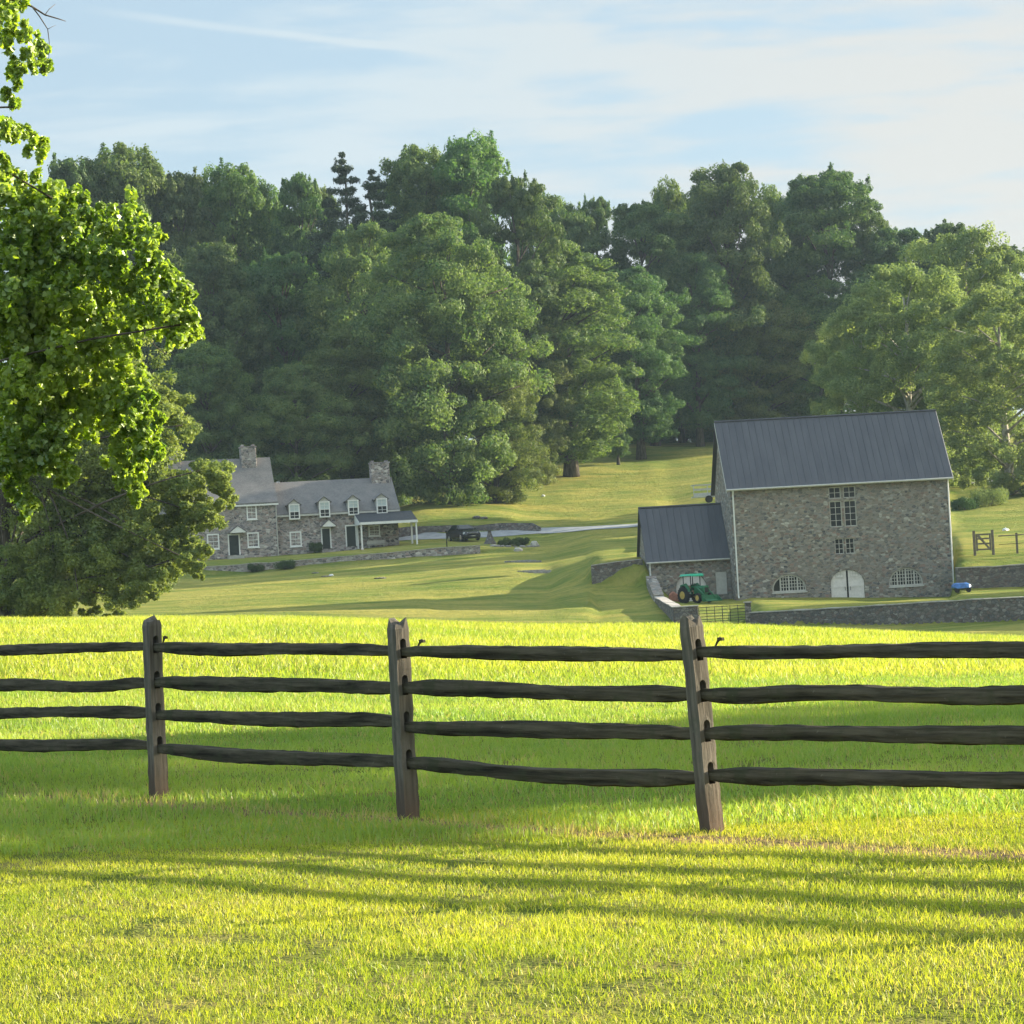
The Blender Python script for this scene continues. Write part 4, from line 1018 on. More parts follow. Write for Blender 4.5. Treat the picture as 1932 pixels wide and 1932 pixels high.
mb = MB(); a = hrect(520, 850, 610, 868, LY); mb.box(a[0]-.1, a[1]+.1, LY-1.2, LY-.01, -.8, a[3]); mb.build('door_step', M['slab'], house)
mb = MB(); mb.tube([(lx1-.05, LY-.25, lze-.3), (lx1-.05, LY-.07, lze-.6), (lx1-.05, LY-.07, .1)], .05, 6); mb.build('downspout', M['cream_paint'], house)

# ------------------------------------------------------------------ leafy masses
def leaf_cloud(centres, radii, nper, size, seed, squash=.72, inner=.45, nrm_out=.65, upb=.25, shape='kite', size_var=.5):
    """many small leaf faces spread over the shells of clumps; returns (N,k,3)"""
    r = np.random.default_rng(seed)
    C_ = np.repeat(centres, nper, 0); Rr = np.repeat(radii, nper)
    N = len(C_)
    d = r.normal(size=(N, 3)); d /= np.linalg.norm(d, axis=1)[:, None]
    rad = (inner+(1-inner)*r.random(N)**.6)*(1+.22*r.normal(size=N)*(r.random(N) < .22))
    p = C_+d*(Rr*rad)[:, None]*np.array([1, 1, squash])
    n = d*nrm_out+r.normal(size=(N, 3))*.38+np.array([0, 0, upb]); n /= np.linalg.norm(n, axis=1)[:, None]
    u = np.cross(n, r.normal(size=(N, 3))); u /= np.linalg.norm(u, axis=1)[:, None]; v = np.cross(n, u)
    s = (size*(1-size_var/2+size_var*r.random(N)))[:, None]
    if shape == 'kite':
        return np.stack([p-u*s*.5, p-v*s*.30+u*s*.05, p+u*s*.5, p+v*s*.30+u*s*.05], 1)
    if shape == 'needle':
        return np.stack([p-u*s*.5-v*s*.08, p+u*s*.5, p-u*s*.4+v*s*.10], 1)
    if shape == 'fan':     # fan leaf, folded at the middle
        fold = n*s*.16
        a = p-u*s*.5; b_ = p+u*s*.28-v*s*.55+fold; c_ = p+u*s*.52-v*s*.2; d_ = p+u*s*.36; e_ = p+u*s*.52+v*s*.2; f2 = p+u*s*.28+v*s*.55+fold
        return np.stack([a, b_, c_, d_, e_, f2], 1)
def limb(mb, a, b_, ra, rb, rr, sag=.1, n=6, sides=6):
    a, b_ = Vector(a), Vector(b_); L = (b_-a).length
    off = Vector((rr.uniform(-1, 1), rr.uniform(-1, 1), rr.uniform(.2, 1)))*L*sag
    pts = [a.lerp(b_, t)+off*math.sin(math.pi*t)*(.6+.4*t) for t in [i/(n-1) for i in range(n)]]
    mb.tube(pts, [ra+(rb-ra)*(i/(n-1))**.8 for i in range(n)], sides); return pts
PROTO = {}
def make_tree(kind, seed, H, Rw, nclump, leaves, size, lm, bark, base_t=.12, gap=0.0, trunk_r=.45, clump_r=(.09, .15), squash=.75, cols=1, trunk_h=.8):
    """returns (crown mesh object, trunk mesh object) of a tree of height H and crown radius Rw"""
    rr = random.Random(seed); r = np.random.default_rng(seed)
    cs = []; rs = []
    ph = [rr.uniform(0, 6.28) for _ in range(8)]
    def env(t):   # crown radius share at relative height in the crown
        if kind == 'round': return (1-min(1, abs(2*t-.95)/1.06)**2.6)**.5
        if kind == 'oval': return (1-min(1, abs(2*t-1.05)/1.08)**3.4)**.5*(.8+.2*math.sin(t*9+ph[7]))
        if kind == 'broad': return (1-min(1, abs(2*t-1.0)/1.04)**3.6)**.5
        if kind == 'cone': return max(.03, (1-t)**.85)
        return 1
    if kind == 'cone':
        for lv in range(30):
            t = lv/30; nb_ = 8 if t < .7 else 5 if t < .9 else 3; a0 = rr.uniform(0, 6)
            for q_ in range(nb_):
                a = a0+2*math.pi*q_/nb_+rr.uniform(-.25, .25); e = Rw*min(1, ((1-t)*3.0)**.8)*rr.uniform(.7, 1.15)
                for f in (.35, .62, .86) if t < .8 else (.6,):
                    cs.append((e*f*math.cos(a), e*f*math.sin(a), H*(.05+.93*t)-.10*e*f)); rs.append(max(.42, .22*e+.35*(1-t)))
        for z in np.linspace(.93, .99, 4): cs.append((0, 0, H*z)); rs.append(.22+.4*(1-z))
    tries = 0 if kind != 'cone' else 10**9
    while len(cs) < nclump and tries < nclump*60:
        tries += 1
        t = rr.random()**(.8 if kind != 'cone' else 1.3); a = rr.uniform(0, 2*math.pi)
        e = env(t)*Rw*(1+.18*math.sin(2*a+ph[0]+3*t)+.12*math.sin(3*a+ph[1]-5*t))
        cr_ = H*rr.uniform(*clump_r)*(.75+.35*e/Rw)
        rho = max(0, e-cr_*.6)*(rr.random()**.36)
        c_ = (rho*math.cos(a), rho*math.sin(a), H*base_t+t*H*(1-base_t)-cr_*.55)
        if gap and math.sin(c_[0]*.55+ph[2])*math.sin(c_[2]*.5+ph[3])*math.sin(c_[1]*.5+ph[4]) > 1-gap*1.6: continue
        if any((c_[0]-q[0])**2+(c_[1]-q[1])**2+(c_[2]-q[2])**2 < (.8*min(cr_, rs[i]))**2 for i, q in enumerate(cs)): continue
        cs.append(c_); rs.append(cr_)
    cs_ = np.array(cs); rs_ = np.array(rs)
    # sub-clumps on every clump's surface give the finer, leafy bumps
    sub = 7 if kind != 'cone' else 3; C2 = []; R2 = []
    for c_, q in zip(cs_, rs_):
        d = r.normal(size=(sub, 3)); d[:, 2] = np.abs(d[:, 2])*.7-.15; d /= np.linalg.norm(d, axis=1)[:, None]
        C2.append(c_+d*q*.66*np.array([1, 1, squash])); R2.append(q*(r.uniform(.30, .50, sub) if kind != 'cone' else r.uniform(.8, 1.2, sub)))
    C2 = np.concatenate(C2); R2 = np.concatenate(R2)
    nper = max(4, int(leaves/len(C2)))
    V = leaf_cloud(C2, R2, nper, size, seed+1, squash, .72, 1.0, .2, 'needle' if kind == 'cone' else 'kite')
    # loose twigs of leaves sticking out of the top and sides
    k = r.choice(len(C2), min(len(C2), 160)); out_ = C2[k]+np.stack([C2[k][:, 0]*.06, C2[k][:, 1]*.06, R2[k]*.9+.1], 1)*r.uniform(.4, 1.2, (len(k), 1))
    V2 = leaf_cloud(out_, R2[k]*.38, max(4, nper//3), size, seed+2, 1.5, .1, .3, .4, 'needle' if kind == 'cone' else 'kite')
    V = np.concatenate([V, V2])
    crown = np_mesh('crown', V, V.shape[1], M[lm])
    mb = MB(); h = H*trunk_h; tp = []
    for i in range(9):
        s = i/8; tp.append((math.sin(s*3+ph[5])*.018*H*s, math.sin(s*4+ph[6])*.018*H*s, h*s-.4))
    mb.tube(tp, [trunk_r*(1.55 if i == 0 else 1.12 if i == 1 else 1-.1*i) for i in range(9)], 10)
    for i in range(min(34, len(cs))):
        c_ = Vector(cs[i]); zb_ = min(c_.z-.15*H*rr.uniform(.5, 1.2), h*.95); zb_ = max(zb_, H*base_t*.9)
        s = (zb_+.4)/h*8; j = min(7, int(s)); p = Vector(tp[j]).lerp(Vector(tp[j+1]), s-j)
        limb(mb, p, c_, trunk_r*(.55-.4*zb_/H), .05, rr, .07, 5, 5)
    trunk = mb.build('trunk', M[bark], smooth=True)
    return crown, trunk
def variant(key, *a, **k):
    cr_, tr = make_tree(*a, **k); PROTO[key] = (cr_, tr, a[2], a[3]); PROTO[key+'#'] = True
def tree(key, name, label, px, Y, ytop, hw, rot=0.0, group=None, xy=None, zoff=0.0, cat='tree'):
    """place a tree: its middle at frame column px and distance Y, its top at frame row ytop, half width hw in frame pixels"""
    cr0, tr0, H, Rw = PROTO[key]
    if xy is None:
        d = ray(px, 900); x = d.x*Y
    else: x, Y = xy
    z = zg(x, Y)+zoff
    top = pt(px, ytop, Y).z if xy is None else z+ytop
    sz = (top-z)/H; sxy = (hw*{'tulip': 1.3, 'ash': 1.3, 'spruce': 1.75, 'walnut': 1.15}.get(key, 1.1)/F*Y if xy is None else hw)/Rw
    e = empty(name, (x, Y, z-.1), rot, label, cat, group, (sxy, sxy, sz))
    if PROTO[key+'#']:
        cr0.parent = e; tr0.parent = e; PROTO[key+'#'] = False
    else:
        for o in (cr0, tr0):
            c_ = o.copy(); C.objects.link(c_); c_.parent = e
    return e
variant('maple', 'round', 11, 26, 8.2, 110, 148000, .275, 'leaf_maple', 'bark', base_t=.05, trunk_r=.5, clump_r=(.07, .115), squash=.68)
variant('oak', 'broad', 23, 27, 6.6, 110, 128000, .275, 'leaf_wood', 'bark', base_t=.12, trunk_r=.5, gap=.08, clump_r=(.06, .10), squash=.7)
variant('oak_b', 'round', 27, 27, 6.4, 110, 128000, .275, 'leaf_tulip', 'bark', base_t=.12, trunk_r=.5, gap=.06, clump_r=(.06, .10), squash=.7)
variant('tulip', 'oval', 31, 30, 5.6, 130, 128000, .275, 'leaf_tulip', 'bark', base_t=.16, trunk_r=.45, clump_r=(.05, .08), squash=.85, gap=.1, trunk_h=.93)
variant('ash', 'oval', 41, 28, 5.6, 120, 121000, .275, 'leaf_wood', 'bark', base_t=.14, trunk_r=.4, clump_r=(.05, .085), gap=.1, trunk_h=.9, squash=.8)
variant('walnut', 'broad', 57, 28, 6.8, 100, 108000, .275, 'leaf_wood', 'bark', base_t=.2, trunk_r=.5, gap=.48, clump_r=(.05, .085), squash=.65)
variant('open_oak', 'broad', 59, 28, 6.8, 75, 40000, .36, 'leaf_wood', 'bark', base_t=.2, trunk_r=.4, gap=.22, clump_r=(.055, .09), squash=.65)
variant('spruce', 'cone', 61, 26, 4.6, 110, 110000, .45, 'leaf_conifer', 'bark', base_t=.05, trunk_r=.35, clump_r=(.035, .06), squash=.45, trunk_h=.98)
variant('sycamore', 'broad', 71, 22, 7.6, 130, 110000, .25, 'leaf_sycamore', 'bark_pale', base_t=.0, trunk_r=.4, clump_r=(.05, .09), gap=.06, trunk_h=.88, squash=1.05)
variant('thicket', 'broad', 83, 12, 6, 60, 50000, .30, 'leaf_wood', 'bark', base_t=.0, trunk_r=.2, clump_r=(.12, .2))
G1 = 'trees of the wood behind the farm'
T = [
 ('ash', 'ash_tree', 'tall leafy tree highest above the near branches at the left end of the skyline', 160, 345, 296, 80, .3),
 ('tulip', 'tulip_tree', 'upright tree with a pointed domed top in the left part of the skyline', 268, 350, 272, 88, 1.2),
 ('ash', 'ash_tree', 'tree with a flat feathery top just right of the left skyline dome', 372, 352, 322, 70, 2.4),
 ('tulip', 'tulip_tree', 'tree with several small spires on its top between the dome and the notch', 470, 356, 310, 72, 3.0),
 ('ash', 'ash_tree', 'paler tree with a low blunt top left of the dark spruce', 590, 358, 326, 62, 4.1),
 ('spruce', 'spruce_tree', 'dark blue-green spruce with a pointed tip on the skyline', 678, 352, 283, 58, .5),
 ('spruce', 'spruce_tree', 'shorter blunt dark conifer close to the right of the pointed spruce', 735, 350, 316, 66, 2.0),
 ('tulip', 'tulip_tree', 'tall tree with upright spires left of the highest tree', 825, 356, 274, 70, .9),
 ('tulip', 'tulip_tree', 'highest tree of the skyline with an open airy top', 915, 352, 256, 78, 5.0),
 ('walnut', 'walnut_tree', 'sloping shoulder tree directly right of the highest tree', 1000, 345, 322, 78, 1.1),
 ('oak_b', 'oak_tree', 'dark tree filling the dip in the middle of the skyline', 1090, 392, 366, 70, 2.7),
 ('walnut', 'walnut_tree', 'thin-topped tree at the lowest point of the middle skyline', 1150, 395, 366, 48, 3.9),
 ('walnut', 'walnut_tree', 'tree with sky showing through its branches right of the middle dip', 1240, 388, 372, 92, .2),
 ('oak_b', 'oak_tree', 'rounded tree top rising just left of the highest right-hand tree', 1290, 402, 334, 62, 4.6),
 ('oak', 'oak_tree', 'broad highest tree of the right-hand group above the barn roof', 1398, 392, 302, 100, 1.6),
 ('walnut', 'walnut_tree', 'tall tree with open twiggy crown above the right half of the barn roof', 1590, 400, 314, 108, 5.4),
 ('oak_b', 'oak_tree', 'tree filling the notch between the two tall right-hand trees', 1490, 410, 345, 60, 3.3),
 ('walnut', 'walnut_tree', 'tree where the skyline steps down toward the right', 1725, 402, 425, 85, 2.2),
 ('ash', 'ash_tree', 'slender-topped tree on the descending right skyline', 1815, 402, 418, 70, .8),
 ('ash', 'ash_tree', 'lowest skyline tree at the right edge', 1910, 396, 462, 85, 4.9),
 ('oak', 'oak_tree', 'dark mid-height tree just behind the near green branches', 330, 330, 470, 95, 5.8),
 ('ash', 'ash_tree', 'mid-height tree with pointed tips above the farmhouse left wing', 425, 322, 455, 78, 1.9),
 ('walnut', 'walnut_tree', 'mid-height tree with bright sky gaps above the farmhouse', 545, 328, 470, 85, 4.4),
 ('maple', 'maple_tree', 'round-headed tree above the middle of the farmhouse right wing', 700, 326, 412, 120, .6),
 ('maple', 'maple_tree', 'large lobed tree with drooping lit branches behind the porch', 852, 312, 392, 150, 2.2),
 ('oak_b', 'oak_tree', 'big sunlit round tree on the hill left of the dark gap', 1078, 352, 452, 135, 4.0),
 ('maple', 'maple_tree', 'low spreading tree whose branches touch the grass right of the porch', 935, 318, 650, 92, 3.4),
 ('oak', 'oak_tree', 'dark tree standing on the lawn at the right of the hill gap', 1212, 374, 500, 92, .9),
 ('oak', 'oak_tree', 'tree with stout trunk beside the top left corner of the barn roof', 1325, 386, 470, 75, 2.9),
 ('maple', 'maple_tree', 'dark broad tree right behind the barn roof ridge', 1440, 392, 530, 95, 1.2),
 ('oak_b', 'oak_tree', 'shadowy tree behind the right half of the barn roof', 1560, 395, 520, 85, 5.2),
 ('sycamore', 'sycamore_tree', 'pale hazy green tree rising behind the right end of the barn', 1720, 292, 500, 140, .7),
 ('sycamore', 'sycamore_tree', 'pale green tree with a pale leaning trunk at the right edge', 1905, 278, 545, 160, 3.1),
 ('sycamore', 'sycamore_tree', 'light green tree reaching the right edge behind the leaning trunk', 1850, 308, 432, 130, 4.6),
 ('oak_b', 'oak_tree', 'dark tree standing directly behind the farmhouse left wing', 400, 308, 640, 85, 2.6),
 ('maple', 'maple_tree', 'dark tree standing directly behind the farmhouse right wing', 560, 306, 680, 95, 1.5),
 ('oak_b', 'oak_tree', 'tree hidden low behind the drooping maple by the porch', 660, 312, 610, 85, 4.4),
 ('oak', 'oak_tree', 'leafy top filling the skyline between the first two left peaks', 215, 366, 318, 70, .4),
 ('oak_b', 'oak_tree', 'leafy top filling the skyline right of the pointed left dome', 325, 370, 322, 70, 1.7),
 ('oak', 'oak_tree', 'leafy top filling the skyline left of the small spires', 425, 372, 338, 70, 3.1),
 ('oak_b', 'oak_tree', 'leafy top filling the notch right of the small spires', 535, 374, 345, 65, 4.4),
 ('maple', 'maple_tree', 'rounded top close left of the dark pointed spruce', 632, 372, 345, 62, 5.0),
 ('oak_b', 'oak_tree', 'top closing the gap between the dark conifers and the tall spires', 785, 374, 322, 55, 2.2),
 ('oak', 'oak_tree', 'dark top behind the sloping shoulder tree', 1040, 398, 352, 55, .1),
 ('maple', 'maple_tree', 'rounded top between the see-through tree and the highest right tree', 1345, 408, 350, 65, 1.1),
 ('oak', 'oak_tree', 'top closing the skyline left of the open twiggy crown', 1535, 405, 348, 55, 3.9),
 ('oak', 'oak_tree', 'top at the start of the descending right skyline', 1665, 405, 385, 60, 5.1),
 ('maple', 'maple_tree', 'broad green tree under the descending right skyline', 1790, 405, 468, 80, 2.3),
 ('walnut', 'walnut_tree', 'open dark tree in the middle of the wood above the two roofs', 480, 340, 520, 110, 3.2),
 ('maple', 'maple_tree', 'dense tree above the right chimney of the farmhouse', 640, 338, 520, 90, .8),
 ('maple', 'maple_tree', 'shadowy dense tree right of the drooping maple', 1010, 345, 600, 75, 5.5),
 ('oak_b', 'oak_tree', 'shadowy tree in the dark gap right of the sunlit round tree', 1150, 398, 520, 80, 2.0),
 ('sycamore', 'sycamore_tree', 'pale green tree low behind the middle of the barn ridge', 1640, 310, 590, 90, 4.2),
 ('sycamore', 'sycamore_tree', 'hazy light green tree between the barn ridge end and the leaning trunk', 1800, 298, 560, 110, 1.9),
]
for (k, nm, lb, px, Y, yt, hw, rot) in T: tree(k, nm, lb, px, Y, yt, hw, rot, G1)
tree('oak', 'oak_tree', 'small crooked young tree on the hill lawn between two big trunks', 1168, 366, 700, 30, 1.0, G1)
# understory along the far edge of the wood
UN = [(330, 318, 800), (450, 322, 820), (620, 322, 800), (720, 326, 820), (800, 345, 800), (1010, 400, 770), (1060, 408, 760), (1120, 410, 755), (1180, 412, 770), (1245, 408, 760), (1300, 410, 770), (1360, 406, 760), (1420, 400, 740), (1500, 400, 740)]
UL = ['above the farmhouse left chimney', 'behind the farmhouse roof ridge', 'above the small gap of the two roofs', 'behind the farmhouse right chimney', 'behind the porch maple', 'under the sunlit round tree', 'behind the widest trunk on the hill', 'left of the crooked young tree', 'right of the crooked young tree', 'between the lawn trunk and the stout trunk', 'behind the stout trunk by the barn', 'left above the barn ridge', 'behind the left end of the barn ridge', 'behind the middle of the barn ridge']
for i, ((px, Y, yt), w) in enumerate(zip(UN, UL)):
    tree('thicket', 'bush', 'dark woodland bush '+w, px, Y, yt, 62, i*1.3, 'undergrowth at the edge of the wood', cat='bush')
# trees outside the frame on the right whose shade crosses the pasture
tree('open_oak', 'oak_tree', 'large open tree right of the frame shading the pasture behind the fence', 0, 0, 15.5, 8.2, 1.0, xy=(35, 40.2))
tree('open_oak', 'oak_tree', 'second open tree right of the frame beyond the first one', 0, 0, 15.0, 7.5, 2.4, xy=(50, 45.5))
tree('maple', 'maple_tree', 'large maple right of the frame shading the lower lawn', 0, 0, 20, 10, 1.9, xy=(75, 205))
tree('oak', 'oak_tree', 'oak right of the frame shading the long wall', 0, 0, 17, 9, .4, xy=(62, 200))

# ---- middle-distance tree at the left, modelled clump by clump
def clump_tree(name, label, trunk_pts, trunk_r, clumps, Yc, Ys, leaves, size, lm, bark, seed, shape='kite', sub=6, squash=.8, limbs=40, extra=None, subr=(.3, .5), rk=(.35, .6), no=.4, spread=.6):
    r = np.random.default_rng(seed); rr = random.Random(seed)
    base_ = Vector(trunk_pts[0]); root = empty(name, base_, 0, label, 'tree')
    cs = []; rs = []
    for (px, py, rad, n, dY) in clumps:
        for _ in range(n):
            a = rr.uniform(0, 6.28); q = rad*math.sqrt(rr.random())
            Y = Yc+dY+rr.uniform(-Ys, Ys); p = pt(px+q*math.cos(a), py+q*math.sin(a), Y)-base_
            cs.append(p); rs.append(rad/F*Yc*rr.uniform(*rk))
    cs_ = np.array([tuple(c_) for c_ in cs]); rs_ = np.array(rs)
    if extra is not None:
        cs_ = np.concatenate([cs_, extra[0]]); rs_ = np.concatenate([rs_, extra[1]])
    C2 = []; R2 = []
    for c_, q in zip(cs_, rs_):
        d = r.normal(size=(sub, 3)); d /= np.linalg.norm(d, axis=1)[:, None]
        C2.append(c_+d*q*spread*r.uniform(.5, 1.15, (sub, 1))*np.array([1, 1, squash])); R2.append(q*r.uniform(subr[0], subr[1], sub))
    C2 = np.concatenate(C2); R2 = np.concatenate(R2)
    V = leaf_cloud(C2, R2, max(3, int(leaves/len(C2))), size, seed+1, squash, .25, no, .25, shape)
    np_mesh('crown', V, V.shape[1], M[lm], root)
    mb = MB(); tp = [Vector(p)-base_ for p in trunk_pts]
    mb.tube(tp, [trunk_r*(1.3 if i == 0 else 1-.75*i/len(tp)) for i in range(len(tp))], 10)
    order = list(range(len(cs_))); rr.shuffle(order)
    for i in order[:limbs]:
        c_ = Vector(cs_[i]); j = max(1, min(len(tp)-1, int(len(tp)*rr.uniform(.25, 1)))); p = tp[j]
        limb(mb, p, c_, trunk_r*(.22 if shape != 'fan' else .1), .012 if shape == 'fan' else .03, rr, .08, 7, 5)
    mb.build('trunk', M[bark], root, smooth=True)
    return root
mt = [(-14.6+0*i, 0, 0) for i in range(1)]
tb = pt(5, 1180, 140); tb.z = zg(tb.x, tb.y)-.2
tpts = [tb, tb+Vector((.1, 0, 1.5)), tb+Vector((-.1, .2, 3)), tb+Vector((.3, .3, 5)), tb+Vector((.2, .2, 7)), tb+Vector((.6, .3, 9)), tb+Vector((.7, .3, 11))]
MC = [ # frame x, y, radius, number of sub-clumps, distance offset
 (300, 770, 40, 9, 1), (318, 825, 42, 9, 0), (250, 720, 50, 9, 2), (200, 660, 60, 8, 3), (120, 640, 80, 9, 2), (60, 620, 70, 7, 3), (265, 820, 55, 9, 2), (200, 780, 80, 12, 2), (120, 760, 80, 12, 1), (40, 740, 80, 10, 1),
 (395, 905, 34, 9, -2), (345, 925, 40, 10, -1), (412, 945, 22, 5, -2), (290, 900, 46, 10, 0), (230, 910, 60, 11, 1), (150, 900, 70, 12, 1), (60, 880, 80, 12, 0),
 (370, 985, 36, 9, -2), (310, 990, 46, 11, -2), (240, 1000, 60, 13, -1), (160, 1000, 70, 13, 0), (70, 1000, 80, 14, 0),
 (365, 1048, 26, 8, -3), (330, 1060, 36, 9, -2), (265, 1075, 44, 10, -2), (190, 1080, 56, 12, -1), (110, 1090, 60, 12, -1), (40, 1100, 60, 12, -1),
 (290, 1118, 18, 4, -3), (225, 1130, 30, 6, -2), (160, 1140, 30, 7, -1), (90, 1140, 40, 9, 0), (30, 1150, 40, 9, 0), (375, 1092, 10, 2, -3)]
# hidden far side and the half outside the frame
er = np.random.default_rng(9); ne = 90
ea = er.uniform(0, 6.28, ne); eh = er.uniform(1.5, 12, ne); eq = 9.5*np.sqrt(np.clip(1-((eh-6)/7.5)**2, .05, 1))*er.uniform(.5, 1, ne)
ex = np.stack([-1+eq*np.cos(ea), 2.0+np.abs(eq*np.sin(ea))*.9, eh], 1); ex = ex[(ex[:, 0] < 3.5)]
clump_tree('maple_tree', 'broad olive green tree in front of the farmhouse at the left edge', tpts, .42, MC, 140, 1.6, 300000, .165, 'leaf_olive', 'bark', 91, sub=6, extra=(ex, er.uniform(.7, 1.5, len(ex))), limbs=70, rk=(.6, .95), spread=.8)

# ---- near branches with fan-shaped leaves at the top left
gb = Vector((-9.6, 36.5, 0)); gb.z = zg(gb.x, gb.y)-.15
gp = [gb, gb+Vector((.05, 0, 1.5)), gb+Vector((-.05, 0, 3)), gb+Vector((.1, 0, 5)), gb+Vector((.0, .1, 7)), gb+Vector((.15, .1, 9)), gb+Vector((.1, 0, 11))]
NC = [
 (30, 20, 26, 7, 0), (20, 70, 30, 8, 0), (60, 95, 22, 6, 0), (30, 130, 22, 6, 0), (78, 125, 12, 2, 0), (10, 180, 14, 3, 0), (32, 200, 10, 2, 0), (15, 268, 24, 7, 0), (58, 272, 20, 5, 0), (85, 275, 10, 2, 0), (8, 320, 26, 7, 0),
 (35, 370, 34, 9, 0), (90, 385, 32, 9, 0), (140, 378, 20, 4, 0), (40, 430, 50, 14, 0), (120, 430, 44, 13, 0), (185, 418, 24, 6, 0), (225, 425, 30, 8, -.5), (275, 445, 22, 6, -.6),
 (50, 500, 56, 18, 0), (140, 495, 50, 16, 0), (215, 485, 36, 11, -.3), (265, 505, 30, 8, -.4), (315, 520, 24, 7, -.6), (342, 555, 18, 6, -.6),
 (40, 580, 56, 18, 0), (130, 575, 56, 18, 0), (215, 575, 40, 12, 0), (285, 590, 34, 9, -.4), (335, 600, 26, 8, -.6), (362, 618, 16, 6, -.6), (330, 640, 15, 4, -.5),
 (40, 660, 56, 17, 0), (125, 655, 55, 17, 0), (205, 650, 36, 11, 0), (250, 640, 22, 5, 0), (40, 740, 50, 14, 0), (120, 735, 45, 12, .2), (200, 720, 38, 12, .2), (245, 735, 32, 11, 0), (272, 745, 18, 7, -.3),
 (20, 810, 44, 12, 0), (95, 800, 44, 11, 0), (170, 780, 36, 9, .3), (235, 795, 34, 11, 0), (282, 800, 18, 7, -.3), (255, 850, 30, 10, 0), (285, 855, 16, 6, -.2), (218, 860, 20, 5, .2), (248, 905, 20, 7, 0), (258, 938, 9, 3, 0),
 (15, 870, 32, 9, 0), (70, 855, 32, 9, 0), (115, 850, 24, 7, 0), (125, 895, 14, 4, 0), (40, 915, 24, 6, 0), (60, 950, 16, 3, 0), (45, 975, 8, 2, 0)]
er = np.random.default_rng(19); ne = 240
ea = er.uniform(0, 6.28, ne); eh = er.uniform(2.6, 12, ne); eq = 3.9*np.sqrt(np.clip(1-((eh-6.5)/6.8)**2, .05, 1))*er.uniform(.35, 1, ne)
ex = np.stack([eq*np.cos(ea), eq*np.sin(ea), eh], 1); ex = ex[ex[:, 0] < 2.0]
near = clump_tree('ginkgo_tree', 'near tree with bright green fan-shaped leaves hanging in from the left edge', gp, .24, [(a, b_, c_, max(2, int(n*(.7 if b_ < 330 else 1.0))), d_*1.6) for a, b_, c_, n, d_ in NC], 36.0, .6, 100000, .072, 'leaf_near', 'bark', 92, 'fan', sub=6, squash=1.35, extra=(ex, er.uniform(.3, .6, len(ex))), limbs=6, subr=(.22, .5), rk=(.4, .75), no=.12, spread=1.25)
def px_twig(lines_, Y=36.0):
    mb = MB()
    for pts, r0_, r1_ in lines_:
        P_ = [pt(x, y, Y+.1*i)-gb for i, (x, y) in enumerate(pts)]
        mb.tube(P_, [r0_+(r1_-r0_)*i/(len(P_)-1) for i in range(len(P_))], 5)
    mb.build('branch', M['bark'], near, smooth=True)
px_twig([([(-40, -10), (30, 0), (60, 12), (85, 28), (112, 36), (124, 40)], .02, .004), ([(60, 12), (74, 30), (90, 55), (93, 80), (92, 112)], .009, .003), ([(85, 28), (92, 18), (104, 8)], .006, .003), ([(90, 55), (99, 50), (105, 48)], .004, .002)])
px_twig([([(270, 625), (285, 640), (292, 652), (304, 662), (315, 668)], .007, .003)])

# ------------------------------------------------------------------ shrubs, flower bed, stones
def shrub(px, py, wpx, hpx, Y, label, seed, mn='leaf_shrub', n=5000, size=.09, name='shrub', cat='shrub', group=None):
    p = ground(px, py, Y-12, Y+14) if Y else ground(px, py)
    rr = random.Random(seed); w = wpx/F*p.y/2; h = hpx/F*p.y
    cs = []; rs = []
    for _ in range(16):
        cs.append((rr.uniform(-.75, .75)*w, rr.uniform(-.6, .6)*w, rr.uniform(.25, .7)*h)); rs.append(min(w, h)*rr.uniform(.35, .55))
    V = leaf_cloud(np.array(cs), np.array(rs), n//16, size, seed, .9, .4, .6, .3)
    e = empty(name, p, 0, label, cat, group); np_mesh('foliage', V, V.shape[1], M[mn], e)
    mb = MB()
    for _ in range(5): mb.tube([(0, 0, -.1), (rr.uniform(-.5, .5)*w, rr.uniform(-.3, .3)*w, h*.6)], [.03, .01], 5)
    mb.build('stem', M['bark'], e); return e
shrub(*Z1(712, 957), 35, 16, 270, 'dark flat shrub at the foot of the terrace wall below the left wing', 1)
shrub(*Z1(890, 942), 40, 19, 270, 'wider dark shrub spilling over the terrace wall below the gap of the wings', 2)
shrub(*Z1(1093, 832), 29, 22, 283, 'round dark bush beside the right wing door', 3)
# flower bed of green plants ringed with stones
cb_ = ground(*Z2(900, 1045), 262, 285)
bed = shrub(*Z2(905, 1043), 70, 15, 274, 'low mass of green bed plants inside the ring of stones', 5, 'leaf_shrub', 9000, .10, 'bed_plants', 'plants')
rr = random.Random(5)
for i in range(11):
    a = math.pi*(1+i/10.0); x = cb_.x+2.1*math.cos(a)*1.0+.1; y = cb_.y+1.3*math.sin(a)-.5
    z = zg(x, y)
    mb = MB(); s = rr.uniform(.17, .3); pr_ = [(0.02, -s*.4), (s*.8, -s*.3), (s, .05), (s*.75, s*.45), (.02, s*.55)]; mb.lathe(pr_, (0, 0, 0), 9)
    o = mb.build('edging_stone', M['boulder'], smooth=False); o.location = (x, y, z); o.rotation_euler = (rr.uniform(-.2, .2), rr.uniform(-.2, .2), rr.uniform(0, 3)); o.scale = (1.2, .9, rr.uniform(.8, 1.2))
    tag(o, ['leftmost', 'second from left', 'third from left', 'fourth from left', 'fifth from left', 'sixth and middle', 'fifth from right', 'fourth from right', 'third from right', 'second from right', 'rightmost'][i]+' rough gray stone of the row edging the flower bed', 'stone', 'stones edging the flower bed')
